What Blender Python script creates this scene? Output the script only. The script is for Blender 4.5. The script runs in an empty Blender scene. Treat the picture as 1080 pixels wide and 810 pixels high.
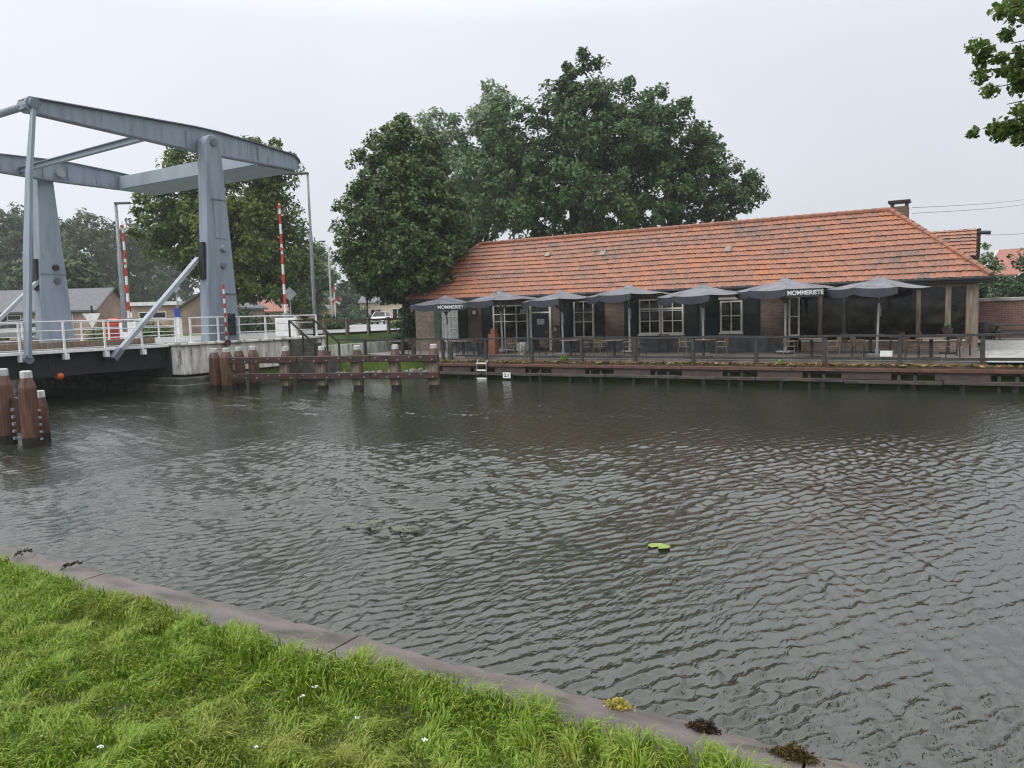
import bpy, bmesh, math, random
import numpy as np
from mathutils import Vector, Matrix
R = math.radians
random.seed(5); rng = np.random.default_rng(7)
scene = bpy.context.scene
col = scene.collection

# ------------------------------------------------------------------ camera
# World frame: x runs along the far quay (to the right), y across the canal, z up; water at z = 0
PITCH, ROLL, YAW, EYE = 0.0924, 0.0278, 0.5402, 3.0
cd = bpy.data.cameras.new('camera'); cam = bpy.data.objects.new('camera', cd); col.objects.link(cam)
cd.sensor_width = 36; cd.lens = 36 * 805 / 1080; cd.clip_end = 2000; cd.clip_start = .05
m = Matrix.Rotation(YAW, 4, 'Z') @ Matrix.Rotation(math.pi/2 - PITCH, 4, 'X') @ Matrix.Rotation(-ROLL, 4, 'Z')
m.translation = (0, 0, EYE); cam.matrix_world = m
scene.camera = cam
scene.render.resolution_x, scene.render.resolution_y = 1024, 768

# ------------------------------------------------------------------ sky, sun, exposure (overcast)
SUN_EL, SUN_ROT = R(48), R(200)
w = bpy.data.worlds.new('World'); scene.world = w; w.use_nodes = True
nt = w.node_tree; nt.nodes.clear()
def N(nt, t, **k):
    n = nt.nodes.new(t)
    for a, b in k.items(): setattr(n, a, b)
    return n
out = N(nt, 'ShaderNodeOutputWorld'); bg = N(nt, 'ShaderNodeBackground')
sky = N(nt, 'ShaderNodeTexSky', sky_type='NISHITA', sun_disc=False)
sky.sun_elevation = SUN_EL; sky.sun_rotation = SUN_ROT; sky.dust_density = 4; sky.air_density = 1.5
tc = N(nt, 'ShaderNodeTexCoord'); sp = N(nt, 'ShaderNodeSeparateXYZ'); nt.links.new(tc.outputs['Generated'], sp.inputs[0])
rp = N(nt, 'ShaderNodeValToRGB'); nt.links.new(sp.outputs['Z'], rp.inputs[0])
e = rp.color_ramp.elements; e[0].position = 0.0; e[0].color = (6.35, 6.7, 7.3, 1); e[1].position = 1.0; e[1].color = (19.0, 19.0, 19.4, 1)
x = rp.color_ramp.elements.new(.34); x.color = (7.7, 7.95, 8.6, 1)
x = rp.color_ramp.elements.new(.50); x.color = (14.2, 14.3, 14.8, 1)
nz = N(nt, 'ShaderNodeTexNoise'); nz.inputs['Scale'].default_value = 1.6; nz.inputs['Detail'].default_value = 4
nt.links.new(tc.outputs['Generated'], nz.inputs['Vector'])
mr = N(nt, 'ShaderNodeMapRange'); mr.inputs[3].default_value = .84; mr.inputs[4].default_value = 1.16; nt.links.new(nz.outputs['Fac'], mr.inputs[0])
dt = N(nt, 'ShaderNodeVectorMath', operation='DOT_PRODUCT'); dt.inputs[1].default_value = (-.857*.16, -.515*.16, 0); nt.links.new(tc.outputs['Generated'], dt.inputs[0])   # brighter cloud towards the sun side
ad = N(nt, 'ShaderNodeMath', operation='ADD'); nt.links.new(mr.outputs[0], ad.inputs[0]); nt.links.new(dt.outputs['Value'], ad.inputs[1])
ml = N(nt, 'ShaderNodeVectorMath', operation='SCALE'); nt.links.new(rp.outputs[0], ml.inputs[0]); nt.links.new(ad.outputs[0], ml.inputs['Scale'])
mx = N(nt, 'ShaderNodeMix', data_type='RGBA'); mx.inputs[0].default_value = .92
nt.links.new(sky.outputs[0], mx.inputs[6]); nt.links.new(ml.outputs[0], mx.inputs[7])
nt.links.new(mx.outputs[2], bg.inputs[0]); bg.inputs[1].default_value = .085
nt.links.new(bg.outputs[0], out.inputs[0])
sl = bpy.data.lights.new('sun', 'SUN'); sl.energy = 1.1; sl.angle = R(18); sl.color = (1, .965, .92)
so = bpy.data.objects.new('sun', sl); col.objects.link(so)
sd = Vector((-.45, -.80, 1.05))            # direction towards the sun
so.rotation_euler = sd.to_track_quat('Z', 'Y').to_euler()
scene.view_settings.view_transform = 'Standard'; scene.view_settings.look = 'None'
scene.view_settings.exposure = 0.42; scene.view_settings.gamma = 1; scene.view_settings.use_curve_mapping = False
scene.render.engine = 'CYCLES'
cy = scene.cycles; cy.use_denoising = True; cy.filter_width = 1.15; cy.use_adaptive_sampling = False; cy.max_bounces = 6; cy.volume_bounces = 1; cy.transparent_max_bounces = 8
cy.volume_step_rate = 4; cy.diffuse_bounces = 3; cy.glossy_bounces = 3; cy.caustics_reflective = False; cy.caustics_refractive = False

# ------------------------------------------------------------------ helpers: pixels to points (layout only)
def ray(px, py):
    x, y = px - 540, py - 405
    c, s = math.cos(ROLL), math.sin(ROLL); x, y = x*c - y*s, x*s + y*c
    c, s = math.cos(PITCH), math.sin(PITCH); r = x/805; u = -y/805
    Y = c + u*s; Z = -s + u*c
    c, s = math.cos(YAW), math.sin(YAW)
    return r*c - Y*s, r*s + Y*c, Z
def at_n(px, py, n): d = ray(px, py); k = n/d[1]; return Vector((d[0]*k, n, EYE + d[2]*k))
def at_u(px, py, u): d = ray(px, py); k = u/d[0]; return Vector((u, d[1]*k, EYE + d[2]*k))
def at_z(px, py, z): d = ray(px, py); k = (z-EYE)/d[2]; return Vector((d[0]*k, d[1]*k, z))
def at_d(px, py, D):
    d = ray(px, py); k = D/(-d[0]*math.sin(YAW) + d[1]*math.cos(YAW)); return Vector((d[0]*k, d[1]*k, EYE + d[2]*k))

# ------------------------------------------------------------------ helpers: materials
MATS = {}
def pm(name, c, c2=None, rough=.7, scale=3., detail=5, bump=0., bscale=None, spots=None, metal=0., spec=.5, stretch=(1, 1, 1), contrast=(.35, .65), trans=0.):
    if name in MATS: return MATS[name]
    M = bpy.data.materials.new(name); M.use_nodes = True; t = M.node_tree; b = t.nodes['Principled BSDF']
    b.inputs['Roughness'].default_value = rough; b.inputs['Metallic'].default_value = metal; b.inputs['Specular IOR Level'].default_value = spec
    c2 = c2 or tuple(v*.72 for v in c)
    g = N(t, 'ShaderNodeNewGeometry'); mp = N(t, 'ShaderNodeMapping'); mp.inputs['Scale'].default_value = stretch
    t.links.new(g.outputs['Position'], mp.inputs[0])
    n = N(t, 'ShaderNodeTexNoise'); n.inputs['Scale'].default_value = scale; n.inputs['Detail'].default_value = detail; t.links.new(mp.outputs[0], n.inputs['Vector'])
    r = N(t, 'ShaderNodeValToRGB'); r.color_ramp.elements[0].position = contrast[0]; r.color_ramp.elements[1].position = contrast[1]
    r.color_ramp.elements[0].color = (*c2, 1); r.color_ramp.elements[1].color = (*c, 1)
    t.links.new(n.outputs['Fac'], r.inputs[0]); c_o = r.outputs[0]
    if spots:
        n3 = N(t, 'ShaderNodeTexNoise'); n3.inputs['Scale'].default_value = spots[1]; n3.inputs['Detail'].default_value = 9; t.links.new(mp.outputs[0], n3.inputs['Vector'])
        r3 = N(t, 'ShaderNodeMapRange'); r3.inputs[1].default_value = spots[2]; r3.inputs[2].default_value = spots[2]+.08; r3.inputs[4].default_value = .8; t.links.new(n3.outputs['Fac'], r3.inputs[0])
        m3 = N(t, 'ShaderNodeMix', data_type='RGBA'); m3.inputs[7].default_value = (*spots[0], 1); t.links.new(r3.outputs[0], m3.inputs[0]); t.links.new(c_o, m3.inputs[6]); c_o = m3.outputs[2]
    t.links.new(c_o, b.inputs['Base Color'])
    if bump:
        n2 = N(t, 'ShaderNodeTexNoise'); n2.inputs['Scale'].default_value = bscale or scale*6; n2.inputs['Detail'].default_value = 4; t.links.new(mp.outputs[0], n2.inputs['Vector'])
        bp = N(t, 'ShaderNodeBump'); bp.inputs['Strength'].default_value = bump; bp.inputs['Distance'].default_value = .02
        t.links.new(n2.outputs['Fac'], bp.inputs['Height']); t.links.new(bp.outputs[0], b.inputs['Normal'])
    MATS[name] = M; return M
def brick(name, c1, c2, mortar, sx=.22, sy=.065, rough=.85, big=.5, ang=0.):
    M = bpy.data.materials.new(name); M.use_nodes = True; t = M.node_tree; b = t.nodes['Principled BSDF']; b.inputs['Roughness'].default_value = rough
    g = N(t, 'ShaderNodeNewGeometry'); s = N(t, 'ShaderNodeSeparateXYZ')
    rt = N(t, 'ShaderNodeVectorRotate', rotation_type='Z_AXIS'); rt.inputs['Angle'].default_value = -ang
    t.links.new(g.outputs['Position'], rt.inputs['Vector']); t.links.new(rt.outputs[0], s.inputs[0])
    a = N(t, 'ShaderNodeMath', operation='ADD'); t.links.new(s.outputs[0], a.inputs[0]); t.links.new(s.outputs[1], a.inputs[1])
    cb = N(t, 'ShaderNodeCombineXYZ'); t.links.new(a.outputs[0], cb.inputs[0]); t.links.new(s.outputs[2], cb.inputs[1])
    k = N(t, 'ShaderNodeTexBrick'); k.inputs['Scale'].default_value = 1; k.inputs['Brick Width'].default_value = sx; k.inputs['Row Height'].default_value = sy
    k.inputs['Mortar Size'].default_value = .008; k.inputs['Color1'].default_value = (*c1, 1); k.inputs['Color2'].default_value = (*c2, 1); k.inputs['Mortar'].default_value = (*mortar, 1)
    t.links.new(cb.outputs[0], k.inputs['Vector'])
    n = N(t, 'ShaderNodeTexNoise'); n.inputs['Scale'].default_value = big; n.inputs['Detail'].default_value = 6; t.links.new(g.outputs['Position'], n.inputs['Vector'])
    mr = N(t, 'ShaderNodeMapRange'); mr.inputs[1].default_value = .3; mr.inputs[2].default_value = .7; mr.inputs[3].default_value = .55; mr.inputs[4].default_value = 1.25; t.links.new(n.outputs['Fac'], mr.inputs[0])
    sc_ = N(t, 'ShaderNodeVectorMath', operation='SCALE'); t.links.new(k.outputs['Color'], sc_.inputs[0]); t.links.new(mr.outputs[0], sc_.inputs['Scale'])
    t.links.new(sc_.outputs[0], b.inputs['Base Color'])
    bp = N(t, 'ShaderNodeBump', invert=True); bp.inputs['Strength'].default_value = .6; bp.inputs['Distance'].default_value = .01
    t.links.new(k.outputs['Fac'], bp.inputs['Height']); t.links.new(bp.outputs[0], b.inputs['Normal'])
    MATS[name] = M; return M
def leafmat(name, cols, rough=.5, trans=.25, patch=None, pscale=.5, spec=.3):
    M = bpy.data.materials.new(name); M.use_nodes = True; t = M.node_tree; b = t.nodes['Principled BSDF']; b.inputs['Roughness'].default_value = rough
    b.inputs['Specular IOR Level'].default_value = spec
    g = N(t, 'ShaderNodeNewGeometry'); r = N(t, 'ShaderNodeValToRGB'); el = r.color_ramp.elements
    while len(el) < len(cols): el.new(.5)
    for i, c in enumerate(cols): el[i].position = i/(len(cols)-1); el[i].color = (*c, 1)
    t.links.new(g.outputs['Random Per Island'], r.inputs[0]); c_out = r.outputs[0]
    n = N(t, 'ShaderNodeTexNoise'); n.inputs['Scale'].default_value = pscale; n.inputs['Detail'].default_value = 3; t.links.new(g.outputs['Position'], n.inputs['Vector'])
    if patch:
        rr = N(t, 'ShaderNodeValToRGB'); rr.color_ramp.elements[0].position = .48; rr.color_ramp.elements[1].position = .64
        t.links.new(n.outputs['Fac'], rr.inputs[0]); mx = N(t, 'ShaderNodeMix', data_type='RGBA'); mx.inputs[7].default_value = (*patch, 1)
        sc = N(t, 'ShaderNodeMath', operation='MULTIPLY'); sc.inputs[1].default_value = .36; t.links.new(rr.outputs[0], sc.inputs[0]); t.links.new(sc.outputs[0], mx.inputs[0])
        t.links.new(c_out, mx.inputs[6]); c_out = mx.outputs[2]
    t.links.new(c_out, b.inputs['Base Color'])
    tr = N(t, 'ShaderNodeBsdfTranslucent'); ms = N(t, 'ShaderNodeMixShader'); ms.inputs[0].default_value = trans
    t.links.new(c_out, tr.inputs[0]); t.links.new(b.outputs[0], ms.inputs[1]); t.links.new(tr.outputs[0], ms.inputs[2]); t.links.new(ms.outputs[0], t.nodes['Material Output'].inputs[0])
    MATS[name] = M; return M

STEEL = pm('grey_blue_paint', (.235, .285, .345), (.165, .20, .245), .45, 2.2, detail=8, bump=.06, stretch=(1.6, 1.6, .22), contrast=(.28, .56), spots=((.13, .075, .045), 3.1, .66))
STEELD = pm('grey_blue_paint_dirty', (.17, .195, .24), (.10, .115, .14), .5, 2., stretch=(1, 1, .3))
DARKST = pm('dark_girder_steel', (.012, .012, .014), (.006, .006, .007), .7, 2.)
WHITE = pm('white_paint', (.82, .83, .83), (.66, .67, .66), .4, 4.)
DIRTYW = pm('stained_white_concrete', (.74, .73, .69), (.34, .32, .27), .8, 1.3, bump=.2, stretch=(2.2, 2.2, .5), contrast=(.34, .56), spots=((.05, .05, .04), 2.2, .60))
CONC = pm('concrete', (.34, .33, .31), (.17, .165, .15), .85, 2., bump=.3)
RUST = pm('brown_stained_timber', (.150, .066, .040), (.045, .023, .016), .5, 3., bump=.25, stretch=(3, 3, .5))
RUSTD = pm('dark_brown_wale', (.062, .028, .020), (.026, .013, .01), .45, 3., bump=.25, stretch=(.6, .6, 3))
RED = pm('red_paint', (.50, .045, .025), (.40, .035, .02), .4, 4.)
BLACK = pm('black_plastic', (.015, .015, .016), (.01, .01, .01), .45, 4.)
DARKTIM = pm('dark_weathered_timber', (.045, .045, .046), (.02, .02, .02), .5, 4., bump=.3, stretch=(.4, 2, 2))
WOODP = pm('grey_weathered_post', (.24, .19, .14), (.13, .10, .075), .8, 4., bump=.3, stretch=(3, 3, .4))
GALV = pm('galvanised_steel', (.30, .32, .34), (.22, .24, .26), .45, 6.)
LAMPD = pm('lamp_grey', (.10, .11, .12), (.07, .075, .08), .5, 6.)
GREEN_D = pm('dark_green_shutter', (.010, .018, .016), (.006, .010, .010), .65, 3., spec=.2)
GREEN_G = pm('grey_green_panel', (.06, .10, .085), (.04, .07, .06), .5, 3.)
FRAMEW = pm('cream_window_paint', (.82, .80, .73), (.66, .64, .58), .5, 5.)
PLINTH = pm('blue_grey_render', (.15, .165, .18), (.06, .065, .065), .75, 2.2, bump=.15)
GLASS = pm('dark_window_glass', (.055, .046, .034), (.005, .006, .007), .04, 2.6, spec=.3, contrast=(.42, .72))
GLASSB = pm('brownish_reflecting_glass', (.05, .043, .036), (.004, .004, .004), .06, 1.3, spec=.28, stretch=(1, 1, 1.6), contrast=(.45, .75))
CURTAIN = pm('lace_curtain', (.62, .63, .62), (.32, .34, .36), .8, 7.)
FABRIC = pm('charcoal_canvas', (.165, .168, .19), (.10, .103, .12), .5, 2.5, bump=.08, spec=.6)
VAL = pm('shaded_valance', (.04, .042, .058), (.026, .028, .04), .55, 3.)  # same canvas as the canopy, its shade on the hanging flaps put into the colour
POLEW = pm('pale_grey_pole', (.78, .79, .80), (.66, .67, .68), .4, 5.)
TABLE = pm('wet_brown_tabletop', (.20, .16, .13), (.11, .085, .065), .3, 5.)
WICKER = pm('brown_wicker', (.12, .085, .06), (.05, .035, .025), .7, 25.)
WICKERL = pm('light_wicker', (.18, .14, .095), (.10, .07, .05), .7, 25.)
CHAIRD = pm('dark_chair_frame', (.035, .032, .03), (.02, .02, .02), .5, 6.)
ORANGEW = pm('terracotta_painted_wood', (.23, .085, .048), (.16, .058, .035), .6, 5.)
TERRA = pm('terrace_paving', (.20, .17, .145), (.10, .085, .07), .45, 1.5, bump=.2)
GRAVEL = pm('pale_wet_gravel', (.40, .40, .385), (.20, .20, .185), .6, 5., detail=9, bump=.5, bscale=22)
ASPH = pm('pale_wet_road', (.50, .50, .50), (.38, .38, .385), .25, .8, spec=.6)
SOIL = pm('leafy_soil', (.10, .065, .035), (.045, .035, .02), .95, 6., bump=.6)
LAND = pm('meadow_ground', (.085, .14, .025), (.05, .085, .02), .95, .6, bump=.5)
GROUNDN = pm('soil_under_grass', (.07, .10, .02), (.045, .055, .02), .95, 5., bump=.5)
CURB = pm('brown_grey_concrete_cap', (.132, .113, .104), (.055, .046, .041), .5, 3.2, detail=9, bump=.35, bscale=55, stretch=(.7, 2.0, 1), contrast=(.30, .60), spots=((.035, .04, .018), 4.5, .60))
PANELQ = pm('maroon_quay_panel', (.085, .050, .048), (.04, .028, .026), .55, 3., bump=.3)
RUSTB = pm('rusty_cap_beam', (.135, .06, .035), (.06, .032, .024), .6, 4., bump=.3, stretch=(.6, 2, 2))
LOWB = pm('weathered_lower_beam', (.085, .073, .06), (.022, .02, .017), .7, 3., bump=.4, stretch=(.7, 3, 3))
BARK = pm('bark', (.06, .05, .04), (.03, .025, .02), .9, 6., bump=.8)
BRK_D = brick('dark_brown_brick', (.17, .105, .07), (.085, .055, .04), (.17, .15, .13))
BRK_L = brick('worn_pale_brick', (.38, .28, .21), (.22, .14, .10), (.42, .39, .35), sx=.23, sy=.075)
BRK_R = brick('red_garden_brick', (.19, .08, .055), (.09, .042, .034), (.19, .165, .15), sx=.3, sy=.1)
BRK_P = brick('pinkish_house_brick', (.42, .26, .205), (.32, .19, .15), (.42, .38, .34), ang=R(31))
SLATE = pm('grey_concrete_tiles', (.115, .12, .135), (.08, .083, .092), .5, 2., stretch=(1, 1, 3))
REDROOF = pm('far_red_tiles', (.33, .14, .10), (.24, .10, .075), .7, 4., stretch=(1, 1, 4))
HEDGE = pm('hedge_core', (.02, .04, .015), (.012, .025, .01), .9, 5.)

def rooftile_mat():
    M = bpy.data.materials.new('orange_clay_pantiles'); M.use_nodes = True; t = M.node_tree; b = t.nodes['Principled BSDF']; b.inputs['Roughness'].default_value = .5
    b.inputs['Specular IOR Level'].default_value = .35
    uv = N(t, 'ShaderNodeUVMap'); fl = N(t, 'ShaderNodeVectorMath', operation='FLOOR'); t.links.new(uv.outputs[0], fl.inputs[0])
    wn = N(t, 'ShaderNodeTexWhiteNoise', noise_dimensions='2D'); t.links.new(fl.outputs[0], wn.inputs['Vector'])
    # weather patches: many tiles wide, a few courses high
    mp = N(t, 'ShaderNodeMapping'); mp.inputs['Scale'].default_value = (.045, .16, 1); t.links.new(fl.outputs[0], mp.inputs[0])
    n = N(t, 'ShaderNodeTexNoise', noise_dimensions='2D'); n.inputs['Scale'].default_value = 1; n.inputs['Detail'].default_value = 4; n.inputs['Roughness'].default_value = .65; t.links.new(mp.outputs[0], n.inputs['Vector'])
    ad = N(t, 'ShaderNodeMath', operation='MULTIPLY_ADD'); ad.inputs[1].default_value = .55; t.links.new(wn.outputs['Value'], ad.inputs[0])
    mr = N(t, 'ShaderNodeMapRange'); mr.inputs[1].default_value = .3; mr.inputs[2].default_value = .7; mr.inputs[3].default_value = -.05; mr.inputs[4].default_value = .55; t.links.new(n.outputs['Fac'], mr.inputs[0]); t.links.new(mr.outputs[0], ad.inputs[2])
    r = N(t, 'ShaderNodeValToRGB'); el = r.color_ramp.elements
    el[0].position = .0; el[0].color = (.39, .142, .060, 1); el[1].position = 1.; el[1].color = (.16, .105, .085, 1)
    for p, c in ((.3, (.335, .143, .080)), (.55, (.275, .13, .085)), (.8, (.24, .125, .088))):
        q = el.new(p); q.color = (*c, 1)
    t.links.new(ad.outputs[0], r.inputs[0])
    g = N(t, 'ShaderNodeNewGeometry'); n2 = N(t, 'ShaderNodeTexNoise'); n2.inputs['Scale'].default_value = 14; n2.inputs['Detail'].default_value = 4; t.links.new(g.outputs['Position'], n2.inputs['Vector'])
    m2 = N(t, 'ShaderNodeMapRange'); m2.inputs[1].default_value = .3; m2.inputs[2].default_value = .7; m2.inputs[3].default_value = .72; m2.inputs[4].default_value = 1.15; t.links.new(n2.outputs['Fac'], m2.inputs[0])
    s = N(t, 'ShaderNodeVectorMath', operation='SCALE'); t.links.new(r.outputs[0], s.inputs[0]); t.links.new(m2.outputs[0], s.inputs['Scale']); t.links.new(s.outputs[0], b.inputs['Base Color'])
    return M
TILE = rooftile_mat()
RIDGE = pm('orange_ridge_tiles', (.30, .11, .055), (.17, .085, .055), .6, 3.)

# ------------------------------------------------------------------ helpers: geometry
class MB:
    def __init__(s): s.v = []; s.f = []
    def add(s, vs, fs):
        o = len(s.v); s.v += [tuple(p) for p in vs]; s.f += [tuple(i + o for i in f) for f in fs]; return s
    def box(s, c, d, rz=0., M=None):
        hx, hy, hz = d[0]/2, d[1]/2, d[2]/2; vs = []
        for x, y, z in ((-1,-1,-1),(1,-1,-1),(1,1,-1),(-1,1,-1),(-1,-1,1),(1,-1,1),(1,1,1),(-1,1,1)):
            p = Vector((x*hx, y*hy, z*hz))
            if M: p = M @ p
            elif rz: p = Vector((p.x*math.cos(rz) - p.y*math.sin(rz), p.x*math.sin(rz) + p.y*math.cos(rz), p.z))
            vs.append(p + Vector(c))
        return s.add(vs, [(0,3,2,1),(4,5,6,7),(0,1,5,4),(1,2,6,5),(2,3,7,6),(3,0,4,7)])
    def bb(s, x0, x1, y0, y1, z0, z1): return s.box(((x0+x1)/2, (y0+y1)/2, (z0+z1)/2), (abs(x1-x0), abs(y1-y0), abs(z1-z0)))
    def tube(s, pts, r, n=8):
        pts = [Vector(p) for p in pts]; rs = r if isinstance(r, (list, tuple)) else [r]*len(pts); vs = []
        ref = Vector((0, 0, 1))
        if abs((pts[-1]-pts[0]).normalized().z) > .95: ref = Vector((0, 1, 0))
        for i, p in enumerate(pts):
            d = (pts[min(i+1, len(pts)-1)] - pts[max(i-1, 0)]).normalized(); a = d.cross(ref).normalized(); b = a.cross(d)
            for k in range(n):
                t = 2*math.pi*(k+.5)/n; vs.append(p + (a*math.cos(t) + b*math.sin(t))*rs[i])
        fs = [(i*n+k, i*n+(k+1) % n, (i+1)*n+(k+1) % n, (i+1)*n+k) for i in range(len(pts)-1) for k in range(n)]
        fs += [tuple(reversed(range(n))), tuple((len(pts)-1)*n + k for k in range(n))]
        return s.add(vs, fs)
    def bar(s, p0, p1, wd, ht, up=(0, 0, 1)):                       # rectangular bar between two points
        p0, p1 = Vector(p0), Vector(p1); d = (p1-p0).normalized(); a = d.cross(Vector(up)).normalized(); b = a.cross(d)
        w0, w1 = (wd if isinstance(wd, tuple) else (wd, wd)); h0, h1 = (ht if isinstance(ht, tuple) else (ht, ht)); vs = []
        for p, ww, hh in ((p0, w0, h0), (p1, w1, h1)):
            for x, y in ((-1,-1),(1,-1),(1,1),(-1,1)): vs.append(p + a*x*ww/2 + b*y*hh/2)
        return s.add(vs, [(0,3,2,1),(4,5,6,7),(0,1,5,4),(1,2,6,5),(2,3,7,6),(3,0,4,7)])
    def prism(s, poly, axis, a0, a1):                               # polygon extruded along an axis; poly in the two other axes
        n = len(poly); vs = []
        for a in (a0, a1):
            for p, q in poly: vs.append((a, p, q) if axis == 'x' else (p, a, q) if axis == 'y' else (p, q, a))
        return s.add(vs, [tuple(reversed(range(n))), tuple(range(n, 2*n))] + [(i, (i+1) % n, n+(i+1) % n, n+i) for i in range(n)])
    def lathe(s, prof, n=16, c=(0, 0, 0)):
        vs = []; k = len(prof)
        for r, z in prof:
            for i in range(n): t = 2*math.pi*i/n; vs.append((c[0]+r*math.cos(t), c[1]+r*math.sin(t), c[2]+z))
        fs = [(i*n+j, i*n+(j+1) % n, (i+1)*n+(j+1) % n, (i+1)*n+j) for i in range(k-1) for j in range(n)]
        fs += [tuple(reversed(range(n))), tuple((k-1)*n+j for j in range(n))]
        return s.add(vs, fs)
    def build(s, name, mat, parent=None, smooth=False, bevel=0., off=None):
        me = bpy.data.meshes.new(name)
        v = s.v
        if off is not None: v = [(p[0]-off[0], p[1]-off[1], p[2]-off[2]) for p in v]
        me.from_pydata(v, [], s.f)
        bm = bmesh.new(); bm.from_mesh(me); bmesh.ops.recalc_face_normals(bm, faces=bm.faces)
        if bevel: bmesh.ops.bevel(bm, geom=[e for e in bm.edges if len(e.link_faces) == 2 and e.calc_face_angle(0) > .6], offset=bevel, segments=1, affect='EDGES')
        bm.to_mesh(me); bm.free()
        me.materials.append(mat)
        if smooth:
            for p in me.polygons: p.use_smooth = True
        o = bpy.data.objects.new(name, me); col.objects.link(o)
        if parent: o.parent = parent
        return o
def npmesh(name, V, F, mat, parent=None, smooth=False, uv=None):
    V = np.ascontiguousarray(V, np.float32); F = np.ascontiguousarray(F, np.int32); k = F.shape[1]
    me = bpy.data.meshes.new(name); me.vertices.add(len(V)); me.vertices.foreach_set('co', V.ravel())
    me.loops.add(F.size); me.loops.foreach_set('vertex_index', F.ravel())
    me.polygons.add(len(F)); me.polygons.foreach_set('loop_start', np.arange(0, F.size, k, dtype=np.int32))
    me.polygons.foreach_set('use_smooth', np.full(len(F), smooth))
    if uv is not None:
        l = me.uv_layers.new(name='UVMap'); l.data.foreach_set('uv', np.ascontiguousarray(uv, np.float32).ravel())
    me.materials.append(mat); me.update(calc_edges=True); me.validate()
    o = bpy.data.objects.new(name, me); col.objects.link(o)
    if parent: o.parent = parent
    return o
def tag(o, label, cat, group=None):
    o['label'] = label; o['category'] = cat
    if group: o['group'] = group
    return o
def thing(name, label, cat, loc=(0, 0, 0), rz=0., group=None):
    o = bpy.data.objects.new(name, None); col.objects.link(o); o.location = loc; o.rotation_euler = (0, 0, rz); o.empty_display_size = .3
    return tag(o, label, cat, group)
def struct(o, kind='structure'): o['kind'] = kind; return o
def dup(root, loc, rz=0., label=None, group=None):
    r = root.copy(); col.objects.link(r); r.location = loc; r.rotation_euler = (0, 0, rz)
    if label: r['label'] = label
    if group: r['group'] = group
    for ch in list(root.children):
        c = ch.copy(); col.objects.link(c); c.parent = r
        for g in ch.children:
            d = g.copy(); col.objects.link(d); d.parent = c
    return r
def text(name, body, size, mat, parent, loc, rot, extrude=.002):
    cu = bpy.data.curves.new(name, 'FONT'); cu.body = body; cu.size = size; cu.extrude = extrude; cu.align_x = 'CENTER'; cu.align_y = 'CENTER'; cu.offset = .006
    tmp = bpy.data.objects.new(name, cu); col.objects.link(tmp); dg = bpy.context.evaluated_depsgraph_get(); me = bpy.data.meshes.new_from_object(tmp.evaluated_get(dg)); bpy.data.objects.remove(tmp)
    me.materials.clear(); me.materials.append(mat); o = bpy.data.objects.new(name, me); col.objects.link(o); o.parent = parent; o.location = loc; o.rotation_euler = rot
    return o
def smoothstep(a, b, x): t = np.clip((x-a)/(b-a), 0, 1); return t*t*(3-2*t)
_ang = rng.uniform(0, 6.283, (40,)); _ph = rng.uniform(0, 6.283, (40,))
def vnoise(X, Y, lam, k0=0, n=6):                                   # cheap smooth noise, about -1..1
    o = 0.
    for i in range(n):
        a = _ang[(k0+i) % 40]; L = lam*(.7+.12*i); o = o + np.sin((X*math.cos(a)+Y*math.sin(a))*6.283/L + _ph[(k0*3+i) % 40])
    return o/n**.5/1.2

# ------------------------------------------------------------------ haze: the damp air
hz = MB().bb(-360, 120, -40, 260, -3, 34)
HM = bpy.data.materials.new('damp_air'); HM.use_nodes = True; t = HM.node_tree; t.nodes.remove(t.nodes['Principled BSDF'])
pv = N(t, 'ShaderNodeVolumePrincipled'); pv.inputs['Color'].default_value = (.93, .95, .98, 1); pv.inputs['Density'].default_value = .00045; pv.inputs['Anisotropy'].default_value = .1
t.links.new(pv.outputs[0], t.nodes['Material Output'].inputs['Volume'])
HM.cycles.homogeneous_volume = True
haze = hz.build('haze', HM); struct(haze, 'stuff')

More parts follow.
